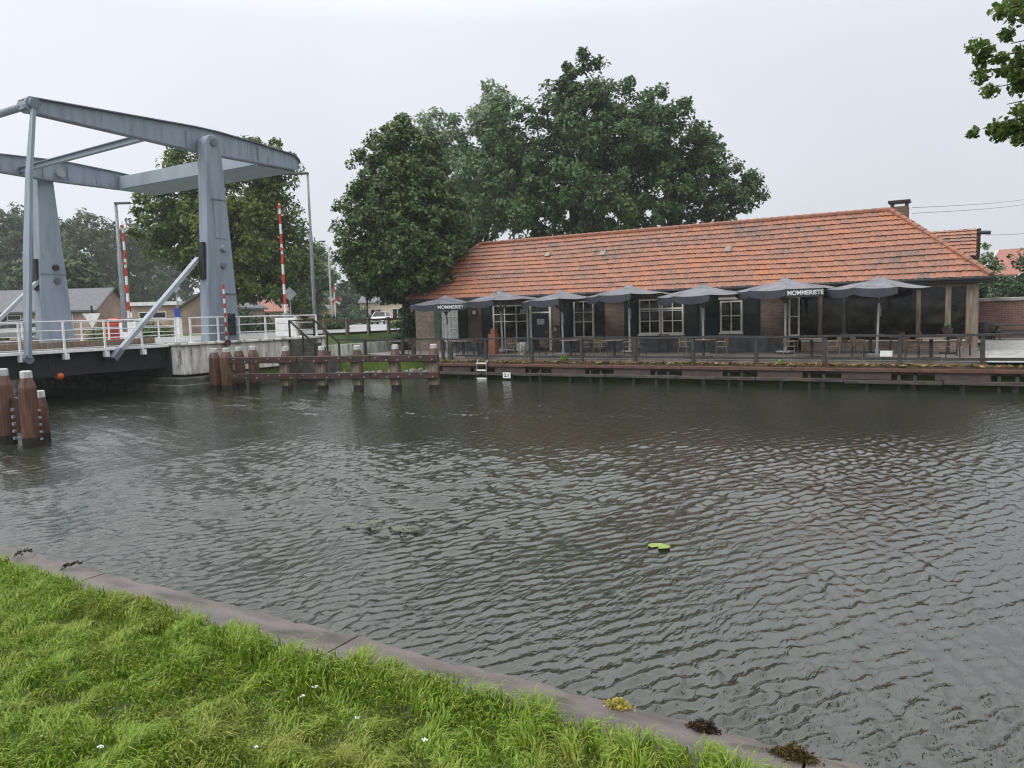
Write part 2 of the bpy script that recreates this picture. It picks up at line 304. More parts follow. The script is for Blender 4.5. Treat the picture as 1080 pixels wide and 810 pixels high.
# ------------------------------------------------------------------ water
QN = 29.56
def make_water():
    us = np.concatenate([np.arange(-300, -60, 8.), np.arange(-60, -34, .6), np.arange(-34, -15, .06), np.arange(-15, -9, .035), np.arange(-9, 1.2, .021), np.arange(1.2, 5, .035), np.arange(5, 16, .08), np.arange(12, 200.1, 6)])
    ns = []; y = 2.6
    while y < 33: ns.append(y); y += .022 + .0023*(y-2.6)
    ns = np.array(ns + [36., 60.]); ns[0] = -1
    U, V = np.meshgrid(us, ns); sp_ = np.gradient(us)[None, :]
    Z = np.zeros_like(U); r = np.random.default_rng(3)
    calm = np.clip(.80 + .45*vnoise(U, V, 10., 3) + .25*vnoise(U, V, 3.2, 9), .30, 1.3)
    wobs = [vnoise(U, V, 1.6, q*5) for q in range(6)]
    for i in range(76):
        L = .076*(1.0+3.8*r.random()**2.1); a = R(-14) + r.normal(0, .62); k = 6.283/L
        amp = .0108*L*(1.2 if L < .22 else .52)
        fade = np.clip((L/np.maximum(np.maximum(sp_, .021), np.gradient(ns)[:, None]) - 3.3)/2.3, 0, 1)
        wob = .45*wobs[i % 6]
        Z += amp*fade*np.sin(k*(U*math.cos(a) + V*math.sin(a)) + wob*2 + r.uniform(0, 6.283))
    Z *= calm; Z = Z + np.minimum(.45*np.maximum(Z, 0)**2/.012, .008)
    nu, nn = len(us), len(ns)
    idx = np.arange(nu*nn).reshape(nn, nu)
    F = np.stack([idx[:-1, :-1], idx[:-1, 1:], idx[1:, 1:], idx[1:, :-1]], -1).reshape(-1, 4)
    M = bpy.data.materials.new('canal_water'); M.use_nodes = True; t = M.node_tree; b = t.nodes['Principled BSDF']
    b.inputs['Roughness'].default_value = .045; b.inputs['IOR'].default_value = 1.74
    g = N(t, 'ShaderNodeNewGeometry'); n0 = N(t, 'ShaderNodeTexNoise'); n0.inputs['Scale'].default_value = .25; t.links.new(g.outputs['Position'], n0.inputs['Vector'])
    r0 = N(t, 'ShaderNodeValToRGB'); r0.color_ramp.elements[0].color = (.014, .019, .011, 1); r0.color_ramp.elements[1].color = (.024, .031, .020, 1); t.links.new(n0.outputs['Fac'], r0.inputs[0]); t.links.new(r0.outputs[0], b.inputs['Base Color'])
    mp = N(t, 'ShaderNodeMapping'); mp.inputs['Rotation'].default_value = (0, 0, R(14)); mp.inputs['Scale'].default_value = (18., 7., 1); t.links.new(g.outputs['Position'], mp.inputs[0])
    n1 = N(t, 'ShaderNodeTexNoise'); n1.inputs['Scale'].default_value = 1; n1.inputs['Detail'].default_value = 2.5; n1.inputs['Distortion'].default_value = .3; t.links.new(mp.outputs[0], n1.inputs['Vector'])
    bp = N(t, 'ShaderNodeBump'); bp.inputs['Strength'].default_value = .75; bp.inputs['Distance'].default_value = .02; t.links.new(n1.outputs['Fac'], bp.inputs['Height']); t.links.new(bp.outputs[0], b.inputs['Normal'])
    return npmesh('water', np.stack([U.ravel(), V.ravel(), Z.ravel()], -1), F, M, smooth=True)
struct(make_water())

# ------------------------------------------------------------------ far bank terrain
def shore(u):                                                       # y of the far water's edge for each x
    return np.interp(u, [-400, -46, -43.2, -43.1, -29.2, -29.1, -28.2, -24.5, -22.4, -22.3, 400], [19, 20, 20.6, 21.2, 21.2, 26.8, 27.6, 30.2, 30.6, QN+.25, QN+.25])
def land_z(U, V):
    base = .86 + .5*smoothstep(-24, -30, U)*smoothstep(41.5, 45, V)
    h = base + .02*vnoise(U, V, 7, 2)
    road = smoothstep(-31.1, -32.3, U)*smoothstep(-47, -43.0, U) + 0*V
    far = smoothstep(-34, -42, U - (V-40)*.55)*smoothstep(38, 46, V) * smoothstep(20, 45, V)
    lift = np.maximum(road*smoothstep(75, 46, V), far*.95)
    lift = np.maximum(lift, smoothstep(46, 60, V)*smoothstep(-10, -30, U))
    h = h + (2.02 - h)*np.clip(lift, 0, 1)
    return h
def make_land():
    us = np.concatenate([np.arange(-1200, -120, 60.), np.arange(-120, -50, 2.), np.arange(-50, -20, .35), np.arange(-20, 14, .7), np.arange(14, 60, 4.), np.arange(60, 1201, 60.)])
    vs = np.concatenate([np.arange(18, 33, .3), np.arange(33, 70, .8), np.arange(70, 200, 6.), np.arange(200, 1500, 80.)])
    U, V = np.meshgrid(us, vs); h = land_z(U, V); s = V - shore(U)
    h = np.where(s < 0, -1.2, np.minimum(h, np.interp(s, [0, .25, .5, 1.2, 2.5, 4], [-.4, .12, .35, .75, 1.4, 3.])))
    q = U > -22.3
    h = np.where(q & (s >= 0), np.minimum(land_z(U, V), np.interp(s, [0, .01, .3], [-1, .55, .80])), h)
    h = np.where((U > -22.0) & (V > 30.2) & (V < 36.6) & (U < 1), .80, h)
    nu, nn = len(us), len(vs); idx = np.arange(nu*nn).reshape(nn, nu)
    F = np.stack([idx[:-1, :-1], idx[:-1, 1:], idx[1:, 1:], idx[1:, :-1]], -1).reshape(-1, 4)
    return npmesh('ground', np.stack([U.ravel(), V.ravel(), h.ravel()], -1), F, LAND, smooth=True)
struct(make_land())
# canal bed and near bank body
struct(MB().bb(-600, 400, -80, 60, -2.2, -1.6).build('canal_bed', pm('mud', (.03, .028, .02), None, .9)))
NC, ZC = 3.05, 1.25
def make_near():
    us = np.concatenate([np.arange(-500, -24, 20.), np.arange(-24, 6, .12), np.arange(6, 400, 16.)]); vs = np.concatenate([np.arange(-400, -3, 12.), np.arange(-3, 2.70, .1), [2.74]])
    U, V = np.meshgrid(us, vs)
    h = ZC - .03 + .025*vnoise(U, V, 1.3, 5) + .02*vnoise(U, V, .5, 11); h = np.where(V > 2.55, ZC - .012, h); nu, nn = len(us), len(vs); idx = np.arange(nu*nn).reshape(nn, nu)
    F = np.stack([idx[:-1, :-1], idx[:-1, 1:], idx[1:, 1:], idx[1:, :-1]], -1).reshape(-1, 4)
    return npmesh('grass_bank', np.stack([U.ravel(), V.ravel(), h.ravel()], -1), F, GROUNDN, smooth=True)
struct(make_near())
def make_curb():
    t = thing('quay_edge', 'purple grey concrete coping along the near bank between grass and water', 'coping', (0, 2.8, 0))
    x = -24.0; i = 0
    while x < 8:
        L = 2.35; mb = MB(); n = 46; prof = [(2.70, .9), (2.70, ZC-.012), (2.72, ZC), (NC-.03, ZC), (NC, ZC-.03), (NC, .9)]
        vs = []; 
        for k in range(n+1):
            uu = x + .006 + (L-.012)*k/n
            for (a, b) in prof:
                j = .007*math.sin(uu*7.1+a*9)+.006*math.sin(uu*17.3) - .03*max(0, math.sin(uu*2.3)*math.sin(uu*31))**4
                vs.append((uu, a + (j if a > 2.9 else 0), b + (.004*math.sin(uu*5+a*20) if b > 1 else 0)))
        m_ = len(prof); fs = [(k*m_+q, k*m_+(q+1) % m_, (k+1)*m_+(q+1) % m_, (k+1)*m_+q) for k in range(n) for q in range(m_)] + [tuple(range(m_)), tuple(n*m_+q for q in reversed(range(m_)))]
        mb.add(vs, fs); mb.build('coping_slab', CURB, t, off=(0, 2.8, 0)); x += L; i += 1
    MB().bb(-60, 30, 2.3, NC-.05, -1.5, .9).build('sheet_wall', PANELQ, t, off=(0, 2.8, 0))
make_curb()
# near bank by the bridge (outside the frame, carries the bridge's near end)
MB_ = MB().bb(-60, -24, -30, 2.3, -1.5, 1.3).bb(-60, -27.5, 2.2, 11.6, -1.5, 1.95); struct(MB_.build('near_road_bank', GROUNDN))
struct(MB().bb(-41.7, -30.4, -30, 12.7, 1.98, 2.13).build('near_road', ASPH))

# ------------------------------------------------------------------ roads, yard
def sheet(name, poly, z, mat, zf=None):
    bm = bmesh.new(); vs = [bm.verts.new((p[0], p[1], zf(p) if zf else z)) for p in poly]; bm.faces.new(vs)
    me = bpy.data.meshes.new(name); bmesh.ops.recalc_face_normals(bm, faces=bm.faces); bm.to_mesh(me); bm.free(); me.materials.append(mat)
    for p in me.polygons:
        if p.normal.z < 0: me.flip_normals(); break
    o = bpy.data.objects.new(name, me); col.objects.link(o); return struct(o)
sheet('road', [(-42.6, 21.0), (-29.2, 21.0), (-29.2, 27.), (-32.3, 30), (-32.3, 46), (-40, 62), (-62, 92), (-90, 130), (-110, 120), (-78, 86), (-58, 62), (-45, 46), (-42.6, 36)], 2.13, ASPH)
sheet('gravel_yard', [(.55, 29.95), (40, 29.95), (40, 51), (-1.5, 51), (-1.5, 44), (.55, 44)], .93, GRAVEL)
struct(MB().bb(-22.6, .54, 29.95, 36.6, .70, .945).build('terrace', TERRA))
sheet('paving', [(-28.0, 32.2), (-24.6, 31.0), (-22.62, 30.6), (-22.62, 36.6), (-28.6, 36.9), (-28.6, 42.2), (-30.4, 42.4), (-29.4, 33.0)], .935, pm('pale_paving', (.34, .33, .31), (.22, .21, .20), .6, 2.))
struct(MB().bb(-22.6, 40, 29.62, 29.94, .5, .80).build('quay_soil', SOIL), 'stuff')

# ------------------------------------------------------------------ bridge abutment and drawbridge
ab = thing('bridge_abutment', 'stained white concrete abutment under the far end of the drawbridge', 'abutment', (-36, 24, 0))
MB().bb(-42.9, -29.9, 20.93, 20.995, .34, 2.0).build('front_wall', pm('leaf_shaded_concrete', (.03, .03, .03), (.012, .012, .012), .8), ab, off=(-36, 24, 0))  # shade beneath the bridge leaf painted in as near-black concrete
MB().bb(-43, -29.1, 21.0, 29.5, .72, 2.0).build('wall_block', DIRTYW, ab, bevel=.03, off=(-36, 24, 0))
MB().bb(-43.15, -28.95, 20.9, 29.6, 2.003, 2.118).build('deck_edge', DIRTYW, ab, bevel=.02, off=(-36, 24, 0))
MB().bb(-43.4, -28.75, 20.6, 24.5, -1.5, .62).bb(-43.4, -28.6, 20.4, 26.9, -1.5, .34).build('stone_ledge', pm('mossy_dark_stone', (.12, .12, .10), (.04, .045, .03), .8, 2.5, bump=.4), ab, bevel=.04, off=(-36, 24, 0))

BO = (-36, 21, 2.1)
br = thing('drawbridge', 'blue grey steel drawbridge with two towers and overhead balance beams', 'drawbridge', BO)
def B(mb, name, mat, parent=None, **k): return mb.build(name, mat, parent or br, off=BO, **k)
def tower(u0, u1, side):
    dn = 0 if side > 0 else -.55
    prof = [(22.55, 2.08), (24.32, 2.08), (23.83, 10.9)]
    for i in range(0, 9):
        a = math.pi*i/8; prof.append((23.43 + .40*math.cos(a), 10.95 + .40*math.sin(a)))
    prof.append((23.03, 10.9))
    prof = [(a+dn, b) for a, b in prof]
    tw = B(MB().prism(prof, 'x', u0, u1), 'tower', STEEL, bevel=.025)
    so_ = u1 if side > 0 else u1                                    # face towards +x (seen from the near bank)
    x = u1 + .004
    if side < 0:
        B(MB().bb(x, x+.025, 22.74+dn, 24.12+dn, 5.72, 5.78), 'seam', STEELD, tw); B(MB().tube([(x, 23.0, 6.1), (x+.16, 23.0, 6.1)], .16, 12), 'bell', BLACK, tw); B(MB().tube([(x, 23.05, 5.4), (x+.16, 23.05, 5.4)], [.2, .14], 12), 'lamp_bracket', LAMPD, tw)
        B(MB().bb((u0+u1)/2-.16, (u0+u1)/2+.16, 22.62+dn, 22.85+dn, 4.9, 6.55), 'strut_slot', DARKST, tw); return tw
    B(MB().bb(x, x+.02, 23.22, 23.85, 6.75, 8.45), 'hatch', STEEL, tw, bevel=.006)
    B(MB().bb(x, x+.05, 23.14, 23.9, 8.47, 8.53), 'hatch_drip', STEELD, tw)
    B(MB().bb(x, x+.02, 23.5, 24.12, 2.3, 4.2), 'access_door', STEEL, tw, bevel=.006)
    B(MB().bb(x, x+.05, 23.42, 24.14, 4.22, 4.28), 'door_drip', STEELD, tw)
    B(MB().tube([(x, 23.6, 6.3), (x+.14, 23.6, 6.3)], [.17, .12], 12), 'lamp_bracket', GALV, tw)
    B(MB().tube([(x, 23.55, 5.55), (x+.09, 23.55, 5.55)], [.17, .13], 12), 'bell', STEELD, tw)
    B(MB().tube([(x-.01, 23.45, 11.02), (x+.06, 23.45, 11.02)], .17, 14), 'pivot_pin', STEELD, tw)
    # slot for the jack strut on the front face
    B(MB().bb((u0+u1)/2-.16, (u0+u1)/2+.16, 22.62, 22.85, 4.9, 6.55), 'strut_slot', DARKST, tw)
    return tw
tower(-29.93, -29.35, 1); tower(-42.78, -42.17, -1)
def beam(uc):
    top = [(15.72, 11.30), (15.95, 11.46), (19.5, 11.60), (23.0, 11.74), (24.2, 11.74), (26.5, 11.62), (28.75, 11.45), (29.06, 11.38), (29.25, 11.22), (29.31, 11.05)]
    bot = [(15.72, 11.02), (16.1, 10.91), (20, 10.78), (23.0, 10.66), (24.3, 10.66), (26.5, 10.67), (28.9, 10.68), (29.15, 10.75), (29.28, 10.9)]
    bo = B(MB().prism(top + bot[::-1], 'x', uc-.06, uc+.06), 'balance_beam', STEEL)
    fl = MB()
    for L in (top, bot):
        for (a, b), (c, d) in zip(L[:-1], L[1:]): fl.bar((uc, a, b), (uc, c, d), .36, .045, up=(0, 0, 1))
    B(fl, 'flange', STEELD, bo)
    st = MB()
    for n_ in (22.6, 23.9, 26.6): B(MB().bb(uc-.14, uc+.14, n_-.012, n_+.012, 10.78, 11.5), 'stiffener', STEEL, bo)
    for a in range(6):
        B(MB().tube([(uc+.06, 26.15, 10.78+.13*a), (uc+.085, 26.15, 10.78+.13*a)], .028, 6), 'bolt', STEELD, bo)
    B(MB().bb(uc-.075, uc+.075, 26.0, 26.3, 10.70, 11.58), 'splice_plate', STEEL, bo)
    B(MB().tube([(uc-.3, 15.98, 11.19), (uc+.3, 15.98, 11.19)], .27, 16), 'tip_hub', STEEL, bo)
    B(MB().tube([(uc+.06, 23.43, 11.1), (uc+.3, 23.43, 11.1)], .22, 16), 'pivot_hub', GALV, bo)
    return bo
beam(-30.17); beam(-41.93)
B(MB().bb(-41.86, -30.24, 26.75, 29.15, 10.60, 11.36), 'counterweight', STEEL, bevel=.02)
B(MB().bb(-41.6, -30.5, 26.7, 26.74, 10.66, 11.30), 'counterweight_plate', pm('pale_plate', (.29, .33, .38), (.22, .25, .30), .45, 1., stretch=(1, 1, .3)))
B(MB().tube([(-41.9, 15.98, 11.19), (-30.2, 15.98, 11.19)], .14, 10), 'tip_cross_tube', STEEL, smooth=True)
cb = MB(); cb.bar((-30.2, 20.9, 10.98), (-41.9, 21.5, 10.98), .03, .22); cb.bar((-30.2, 20.9, 11.10), (-41.9, 21.5, 11.10), .24, .03); cb.bar((-30.2, 20.9, 10.86), (-41.9, 21.5, 10.86), .24, .03); B(cb, 'cross_brace', STEEL)
def hanger(u):
    p = [(15.98, 11.25), (15.6, 8.6), (15.3, 5.6), (15.0, 1.85)]; wd = [.17, .32, .44, .34]
    mb = MB()
    for i in range(3): mb.bar((u, *p[i]), (u, *p[i+1]), (.12, .12), (wd[i], wd[i+1]), up=(1, 0, 0))
    h = B(mb, 'hanger', STEEL)
    B(MB().tube([(u-.1, 15.98, 11.19), (u+.12, 15.98, 11.19)], .2, 14), 'hanger_eye', STEELD, h)
    B(MB().tube([(u-.12, 15.0, 1.8), (u+.12, 15.0, 1.8)], .17, 14), 'hanger_foot', STEELD, h)
hanger(-29.80); hanger(-42.3)
# leaf
L0, L1 = 13.6, 21.15
lf = B(MB().bb(-42.1, -30.06, L0, L1, 2.02, 2.11), 'leaf_deck', pm('leaf_planks', (.30, .29, .27), (.17, .16, .15), .6, 3., stretch=(1, 6, 1)))
B(MB().bb(-30.055, -29.93, L0, L1, 1.95, 2.07), 'deck_fascia', WHITE, lf, bevel=.01)
B(MB().bb(-42.25, -42.105, L0, L1, 1.95, 2.07), 'deck_fascia', WHITE, lf, bevel=.01)
B(MB().bb(-31.45, -31.2, L0, L1, 2.115, 2.36), 'deck_kerb', WOODP, lf, bevel=.01); B(MB().bb(-41.0, -40.75, L0, L1, 2.115, 2.36), 'deck_kerb', WOODP, lf, bevel=.01)
g = MB()
for u in (-30.35, -33, -36, -39, -41.8): g.bb(u-.1, u+.1, L0, L1-.1, 1.05, 2.015)
for n_ in (14.2, 16, 18, 20, 20.9): g.bb(-41.9, -30.2, n_-.06, n_+.06, 1.35, 2.0)
B(g, 'girder', DARKST, lf)
lamp = MB().tube([(-30.5, 16.4, 1.05), (-30.2, 16.35, 1.05)], .13, 12); B(lamp, 'navigation_lamp', pm('orange_lens', (.75, .14, .015), (.6, .1, .01), .3), lf, smooth=True)
B(MB().bb(-30.42, -30.36, 16.33, 16.43, 1.1, 1.4), 'lamp_bracket', DARKST, lf)
def railing(parent, u, posts, n0, n1, zt, z0, feet, build):
    rl = MB()
    for dz, r in ((0, .028), (-.35, .02), (-.70, .02)): rl.tube([(u, n0, zt+dz), (u, n1, zt+dz)], r, 8)
    ro = build(rl, 'railing', WHITE, parent)
    for n_ in posts:
        pb = MB().bb(u-.03, u+.03, n_-.035, n_+.035, z0, zt+.02)
        if feet: pb.bb(u-.07, u+.13, n_-.09, n_+.09, 1.70, 1.92)
        build(pb, 'post', WHITE, ro)
    return ro
railing(br, -29.98, [14.85+1.62*k for k in range(0, 5)]+[13.75], L0, 21.6, 3.17, 1.9, True, B)
railing(br, -42.2, [14.85+1.62*k for k in range(0, 5)]+[13.75], L0, 21.6, 3.17, 1.9, True, B)
def strut(u):
    s_ = B(MB().bar((u, 18.35, 1.72), (u-.15 if u > -35 else u-.1, 22.68, 5.85), .16, .26, up=(1, 0, 0)), 'jack_strut', pm('strut_paint', (.34, .38, .42), (.27, .30, .34), .4, 2.))
    B(MB().bar((u, 18.25, 1.60), (u, 18.6, 1.98), .22, .34, up=(1, 0, 0)), 'strut_foot', STEELD, s_)
strut(-29.78); strut(-42.35)

def fixed_rail(name, label, u, posts, n0, n1):
    o = thing(name, label, 'railing', (u, n0, 2.13))
    rl = MB()
    for dz, r in ((0, .032), (-.36, .022), (-.72, .022)): rl.tube([(u, n0, 3.19+dz), (u, n1, 3.19+dz)], r, 8)
    rl.build('rail', WHITE, o, off=(u, n0, 2.13))
    for n_ in posts: MB().bb(u-.035, u+.035, n_-.035, n_+.035, 2.12, 3.22).bb(u-.08, u+.08, n_-.07, n_+.07, 2.12, 2.15).build('post', WHITE, o, off=(u, n0, 2.13))
fixed_rail('bridge_railing', 'white pipe railing on the abutment beside the red and black signal', -29.12, [21.45, 22.88, 24.04, 25.6, 27.54, 28.95], 21.4, 29.0)
fixed_rail('bridge_railing', 'white pipe railing on the far side of the road behind the distant barrier', -42.95, [21.45, 23, 24.6, 26.2, 27.8, 29.4, 31.0], 21.4, 31.0)

# ------------------------------------------------------------------ barriers, signal, lamps, signs
def barrier(label, loc, rz, Lh, lean):
    t = thing('barrier_gate', label, 'barrier', loc, rz, 'raised red and white barriers')
    hb = MB().bb(-.5, .5, -.3, .3, 0, .95).build('housing', WHITE, t, bevel=.03)
    MB().bb(-.36, -.05, -.305, -.301, .2, .8).bb(.05, .36, -.305, -.301, .2, .8).build('housing_door', WHITE, hb)
    MB().bb(-.14, .14, -.2, .2, .95, 1.22).build('arm_clamp', GALV, t, bevel=.02)
    n = 11; wh = MB().bar((0, -.05, 1.15), (lean, -.05, 1.15+Lh), (.08, .08), (.22, .12), up=(0, 1, 0)); ao = wh.build('arm', WHITE, t)
    for k in range(1, n, 2):
        a, b = k/n, (k+1)/n; r0 = .22 - .10*a; r1 = .22 - .10*b
        MB().bar((lean*a, -.05, 1.15+Lh*a), (lean*b, -.05, 1.15+Lh*b), (.088, .088), (r0+.008, r1+.008), up=(0, 1, 0)).build('red_band', RED, ao)
    for k in (3.5, 6.5, 10.7): MB().tube([(lean*k/n, -.1, 1.15+Lh*k/n), (lean*k/n, -.2, 1.15+Lh*k/n)], .09, 10).build('warning_lamp', RED, ao)
p = at_u(303, 358, -30.3); barrier('tall red and white raised barrier beside the near bridge tower', (p.x, p.y, 2.13), R(31), 5.6, -.02)
p = at_u(138, 354, -42.4); barrier('raised red and white barrier seen between the two bridge towers', (p.x, p.y, 2.13), R(31), 5.5, .02)

t = thing('traffic_signal', 'black three lamp signal on a red and white striped post by the railing', 'traffic signal', (-28.98, 23.2, 1.9))
n = 13; a = MB().tube([(0, 0, 0), (0, 0, 2.75)], .046, 8).build('post', WHITE, t)
for k in range(0, n, 2): MB().tube([(0, 0, 2.75*k/n), (0, 0, 2.75*(k+1)/n)], .05, 8).build('red_band', RED, a)
hd = MB().box((.15, .22, .95), (.3, .24, 1.0)).build('signal_head', BLACK, t, bevel=.03)
for z in (1.27, .96, .65):
    MB().tube([(.28, .12, z), (.52, -.02, z-.03)], [.13, .14], 12).build('visor', BLACK, hd)
MB().tube([(.25, .14, 1.27), (.31, .105, 1.268)], .105, 12).build('red_lens', pm('red_lens_glass', (.28, .02, .015), (.2, .015, .01), .2), hd)
MB().tube([(-.1, .0, .12), (.1, .0, .12)], .16, 10).build('post_foot', RUST, t)

def street_lamp(label, base, h, arm, style, rz=0., r=.09, mat=GALV):
    t = thing('street_lamp', label, 'street lamp', base, rz)
    if style == 'curve':
        pts = [(0, 0, 0), (0, 0, h*.9)]
        for k in range(1, 8):
            a = math.pi/2*k/7*1.05; pts.append((-arm*.75*(1-math.cos(a)), 0, h*.9 + .1*h*math.sin(a)))
        MB().tube(pts, [r]+[r*.55]*8, 8).build('pole', mat, t, smooth=True)
        p = pts[-1]; MB().box((p[0]-.3, 0, p[2]-.02), (.6, .22, .12)).build('lamp_head', LAMPD, t, bevel=.03)
    else:
        MB().tube([(0, 0, 0), (0, 0, h*.62), (0, 0, h*.63), (0, 0, h)], [r, r*.95, r*.7, r*.6], 10).build('pole', mat, t, smooth=True)
        MB().box((arm/2, 0, h+.03), (abs(arm)+.1, .26, .11)).build('lamp_head', LAMPD, t, bevel=.03)
    return t
street_lamp('tall grey street lamp with a flat arm beside the red barrier', at_d(333, 351, 42), 8.55, -1.25, 'flat', R(28), .10)
street_lamp('grey street lamp with a flat head between the two bridge towers', at_d(132, 350, 42), 6.9, .75, 'flat', R(31), .13)
street_lamp('slim pale street lamp with a curved arm far down the road', at_d(350, 338, 75)+Vector((0, 0, -1.0)), 8.7, -1.1, 'curve', R(200), .10, POLEW)

def sign_back(label, px, py, D, s, h, kind):
    p = at_d(px, py, D); t = thing('road_sign', label, 'road sign', (p.x, p.y, p.z-h), R(31))
    MB().tube([(0, .03, 0), (0, .03, h+s*.45)], .035, 8).build('post', GALV, t)
    if kind == 'diamond': MB().prism([(0, h-s/2), (s/2, h), (0, h+s/2), (-s/2, h)], 'y', -.02, 0).build('plate', GALV, t)
    elif kind == 'blue':
        MB().bb(-s*.38, s*.38, -.02, 0, h-s*.6, h+s*.6).build('plate', pm('blue_sign', (.02, .06, .36), (.015, .05, .3), .4), t)
        MB().bb(-.12, .12, -.1, .1, 0, h-s*.6).build('white_base', WHITE, t)
sign_back('grey back of a diamond road sign between the strut and the tower', 185.5, 304, 48, .62, 2.6, 'diamond')
sign_back('grey back of a diamond road sign right of the near barrier', 305.5, 310, 46, .85, 2.4, 'diamond')
sign_back('small blue sign above the white railing beside the near tower', 187, 330, 46, .45, 2.1, 'blue')
# railway-crossing cross far down the road
p = at_d(353, 318, 95); t = thing('crossing_sign', 'small red and white saltire crossing sign far down the road', 'road sign', (p.x, p.y, p.z-2.2), R(20))
MB().tube([(0, 0, 0), (0, 0, 4.2)], .07, 8).build('post', WHITE, t)
for a in (R(28), R(-28)):
    x = MB(); x.box((0, -.08, 2.3), (1.7, .03, .26), M=Matrix.Rotation(a, 3, 'Y')); x.v = [(v[0], v[1]-.0, v[2]) for v in x.v]; x.build('cross_arm', WHITE if a > 0 else RED, t)
MB().tube([(0, -.02, 3.3), (0, -.02, 4.3)], .11, 8).build('red_band', RED, t)
# post with the dark twist right of the lawn
p = at_z(388.5, 356, 1.7); t = tag(MB().tube([(0, 0, 0), (0, 0, 2.3)], .045, 8).tube([(0, 0, 2.0), (.05, 0, 2.35)], [.09, .05], 8).build('marker_post', BLACK), 'thin black marker post standing on the lawn in front of the white car', 'post'); t.location = p
# triangular white sign on black post behind railing
p = at_d(97, 337, 50); t = thing('give_way_sign', 'white triangle sign on a short dark post behind the bridge railing', 'road sign', (p.x, p.y, p.z-1.7), R(31))
MB().tube([(0, .05, 0), (0, .05, 2.6)], .06, 8).build('post', BLACK, t)
MB().prism([(-.6, 2.1), (.6, 2.1), (0, 1.15)], 'y', -.02, 0).build('plate', WHITE, t)
p = at_d(123, 350, 50); t = thing('red_cabinet', 'red metal cabinet behind the bridge railing left of the barrier', 'cabinet', (p.x, p.y, 1.9), R(31))
MB().bb(-.6, .5, -.4, .4, 0, 1.2).build('body', RED, t, bevel=.05); MB().bb(-.42, .36, -.38, .38, 1.2, 1.5).build('hood', RED, t, bevel=.12); MB().bb(-.4, .3, -.41, -.4, .35, 1.0).build('panel', pm('dark_red', (.28, .03, .02), None, .5), t)

# ------------------------------------------------------------------ timber guide works
def pile(parent, off, x, y, zt, r, taper=True, name='pile', ang=0.):
    k = .78
    pr = [(r, -1.5), (r*1.0, zt-.42), (r*.97, zt-.36), (r*.62, zt-.12), (r*.6, zt-.10)]
    o = MB().lathe(pr, 8, (x, y, 0)).build(name, RUST, parent, off=off)
    MB().lathe([(r*.66, zt-.13), (r*.66, zt+.03), (r*.5, zt+.05)], 8, (x, y, 0)).build('cap', pm('dull_white_cap', (.60, .60, .58), (.38, .38, .36), .6, 6.), o, off=off)
    wet = MB().lathe([(r*1.015, -1.4), (r*1.015, .16), (r*1.012, .24)], 8, (x, y, 0)); wet.f = wet.f[:-2]; wet.build('wet_foot', pm('wet_dark_pile', (.022, .016, .012), None, .3), o, off=off)
    return o
of = (-21, 10, 0)
t = thing('mooring_dolphin', 'three brown timber piles with white caps standing in the water at left', 'mooring piles', of)
for (px, py, zt) in ((9, 468, 1.90), (34, 471, 1.86), (47, 466, 1.3)):
    q = at_z(px, py, 0); pile(t, of, q.x, q.y, zt,   .215 if px < 40 else .16)
    o = MB()
    for z in np.arange(.25, 1.2, .2): o.box((q.x-.03, q.y-.26, z), (.05, .05, .04))
a, b = at_z(9, 468, 0), at_z(34, 471, 0)
for z in (.2, .38, .56, .74, .92):
    MB().box(((a.x+b.x)/2, (a.y+b.y)/2-.1, z), (.07, .07, .07)).build('bolt', GALV, t, off=of); MB().box((b.x+.28, b.y+.1, z), (.05, .05, .05)).build('bolt', GALV, t, off=of)
MB().bar((a.x, a.y+.1, .75), (b.x, b.y+.1, .75), .16, .9).build('infill_board', RUSTD, t, off=of)
of = (-28.2, 22.3, 0)
t = thing('mooring_dolphin', 'cluster of four brown timber piles in front of the white abutment', 'mooring piles', of)
for (px, py, zt, rr) in ((228, 410, 1.78, .24), (241, 410.5, 1.80, .26), (254, 408, 1.80, .23), (269, 408, 1.82, .23)):
    d_ = ray(px, py); k = -3.0/d_[2]*.985; q = Vector((d_[0]*k, d_[1]*k, 0))
    pile(t, of, q.x, q.y, zt, rr)
of = (-23, 23.4, 0)
t = thing('guide_fence', 'brown timber guide fence of piles and two long beams in the water', 'guide fence', of)
A = at_z(262, 411.5, 0); Bq = at_z(459, 411, 0)
def fx(px):                                                          # point on the fence line under a pixel column
    d = ray(px, 405); dx, dy = Bq.x-A.x, Bq.y-A.y; k = (A.x*dy - A.y*dx)/(d[0]*dy - d[1]*dx); return Vector((d[0]*k, d[1]*k, 0))
for px in (300, 338, 375.5, 415.5, 456): q = fx(px); pile(t, of, q.x, q.y+.16, 1.80, .21)
A2, B2 = fx(246), fx(465); dirn = (B2-A2).normalized(); nrm = Vector((dirn.y, -dirn.x, 0))
if nrm.y > 0: nrm = -nrm
for z, hh, j in ((1.30, .27, 0), (.60, .26, 1)):
    cuts = [0, .34, .69, 1.0]
    for c0, c1 in zip(cuts[:-1], cuts[1:]):
        P0 = A2.lerp(B2, c0) + nrm*.12; P1 = A2.lerp(B2, c1-.002) + nrm*.12; o = MB().bar((P0.x, P0.y, z), (P1.x, P1.y, z), .2, hh).build('beam', RUSTD, t, bevel=.015, off=of)
        for k in np.linspace(.08, .92, 6): q = P0.lerp(P1, k) + nrm*.11; MB().box((q.x, q.y, z + (.05 if int(k*20) % 2 else -.05)), (.05, .05, .05)).build('bolt', GALV, o, off=of)
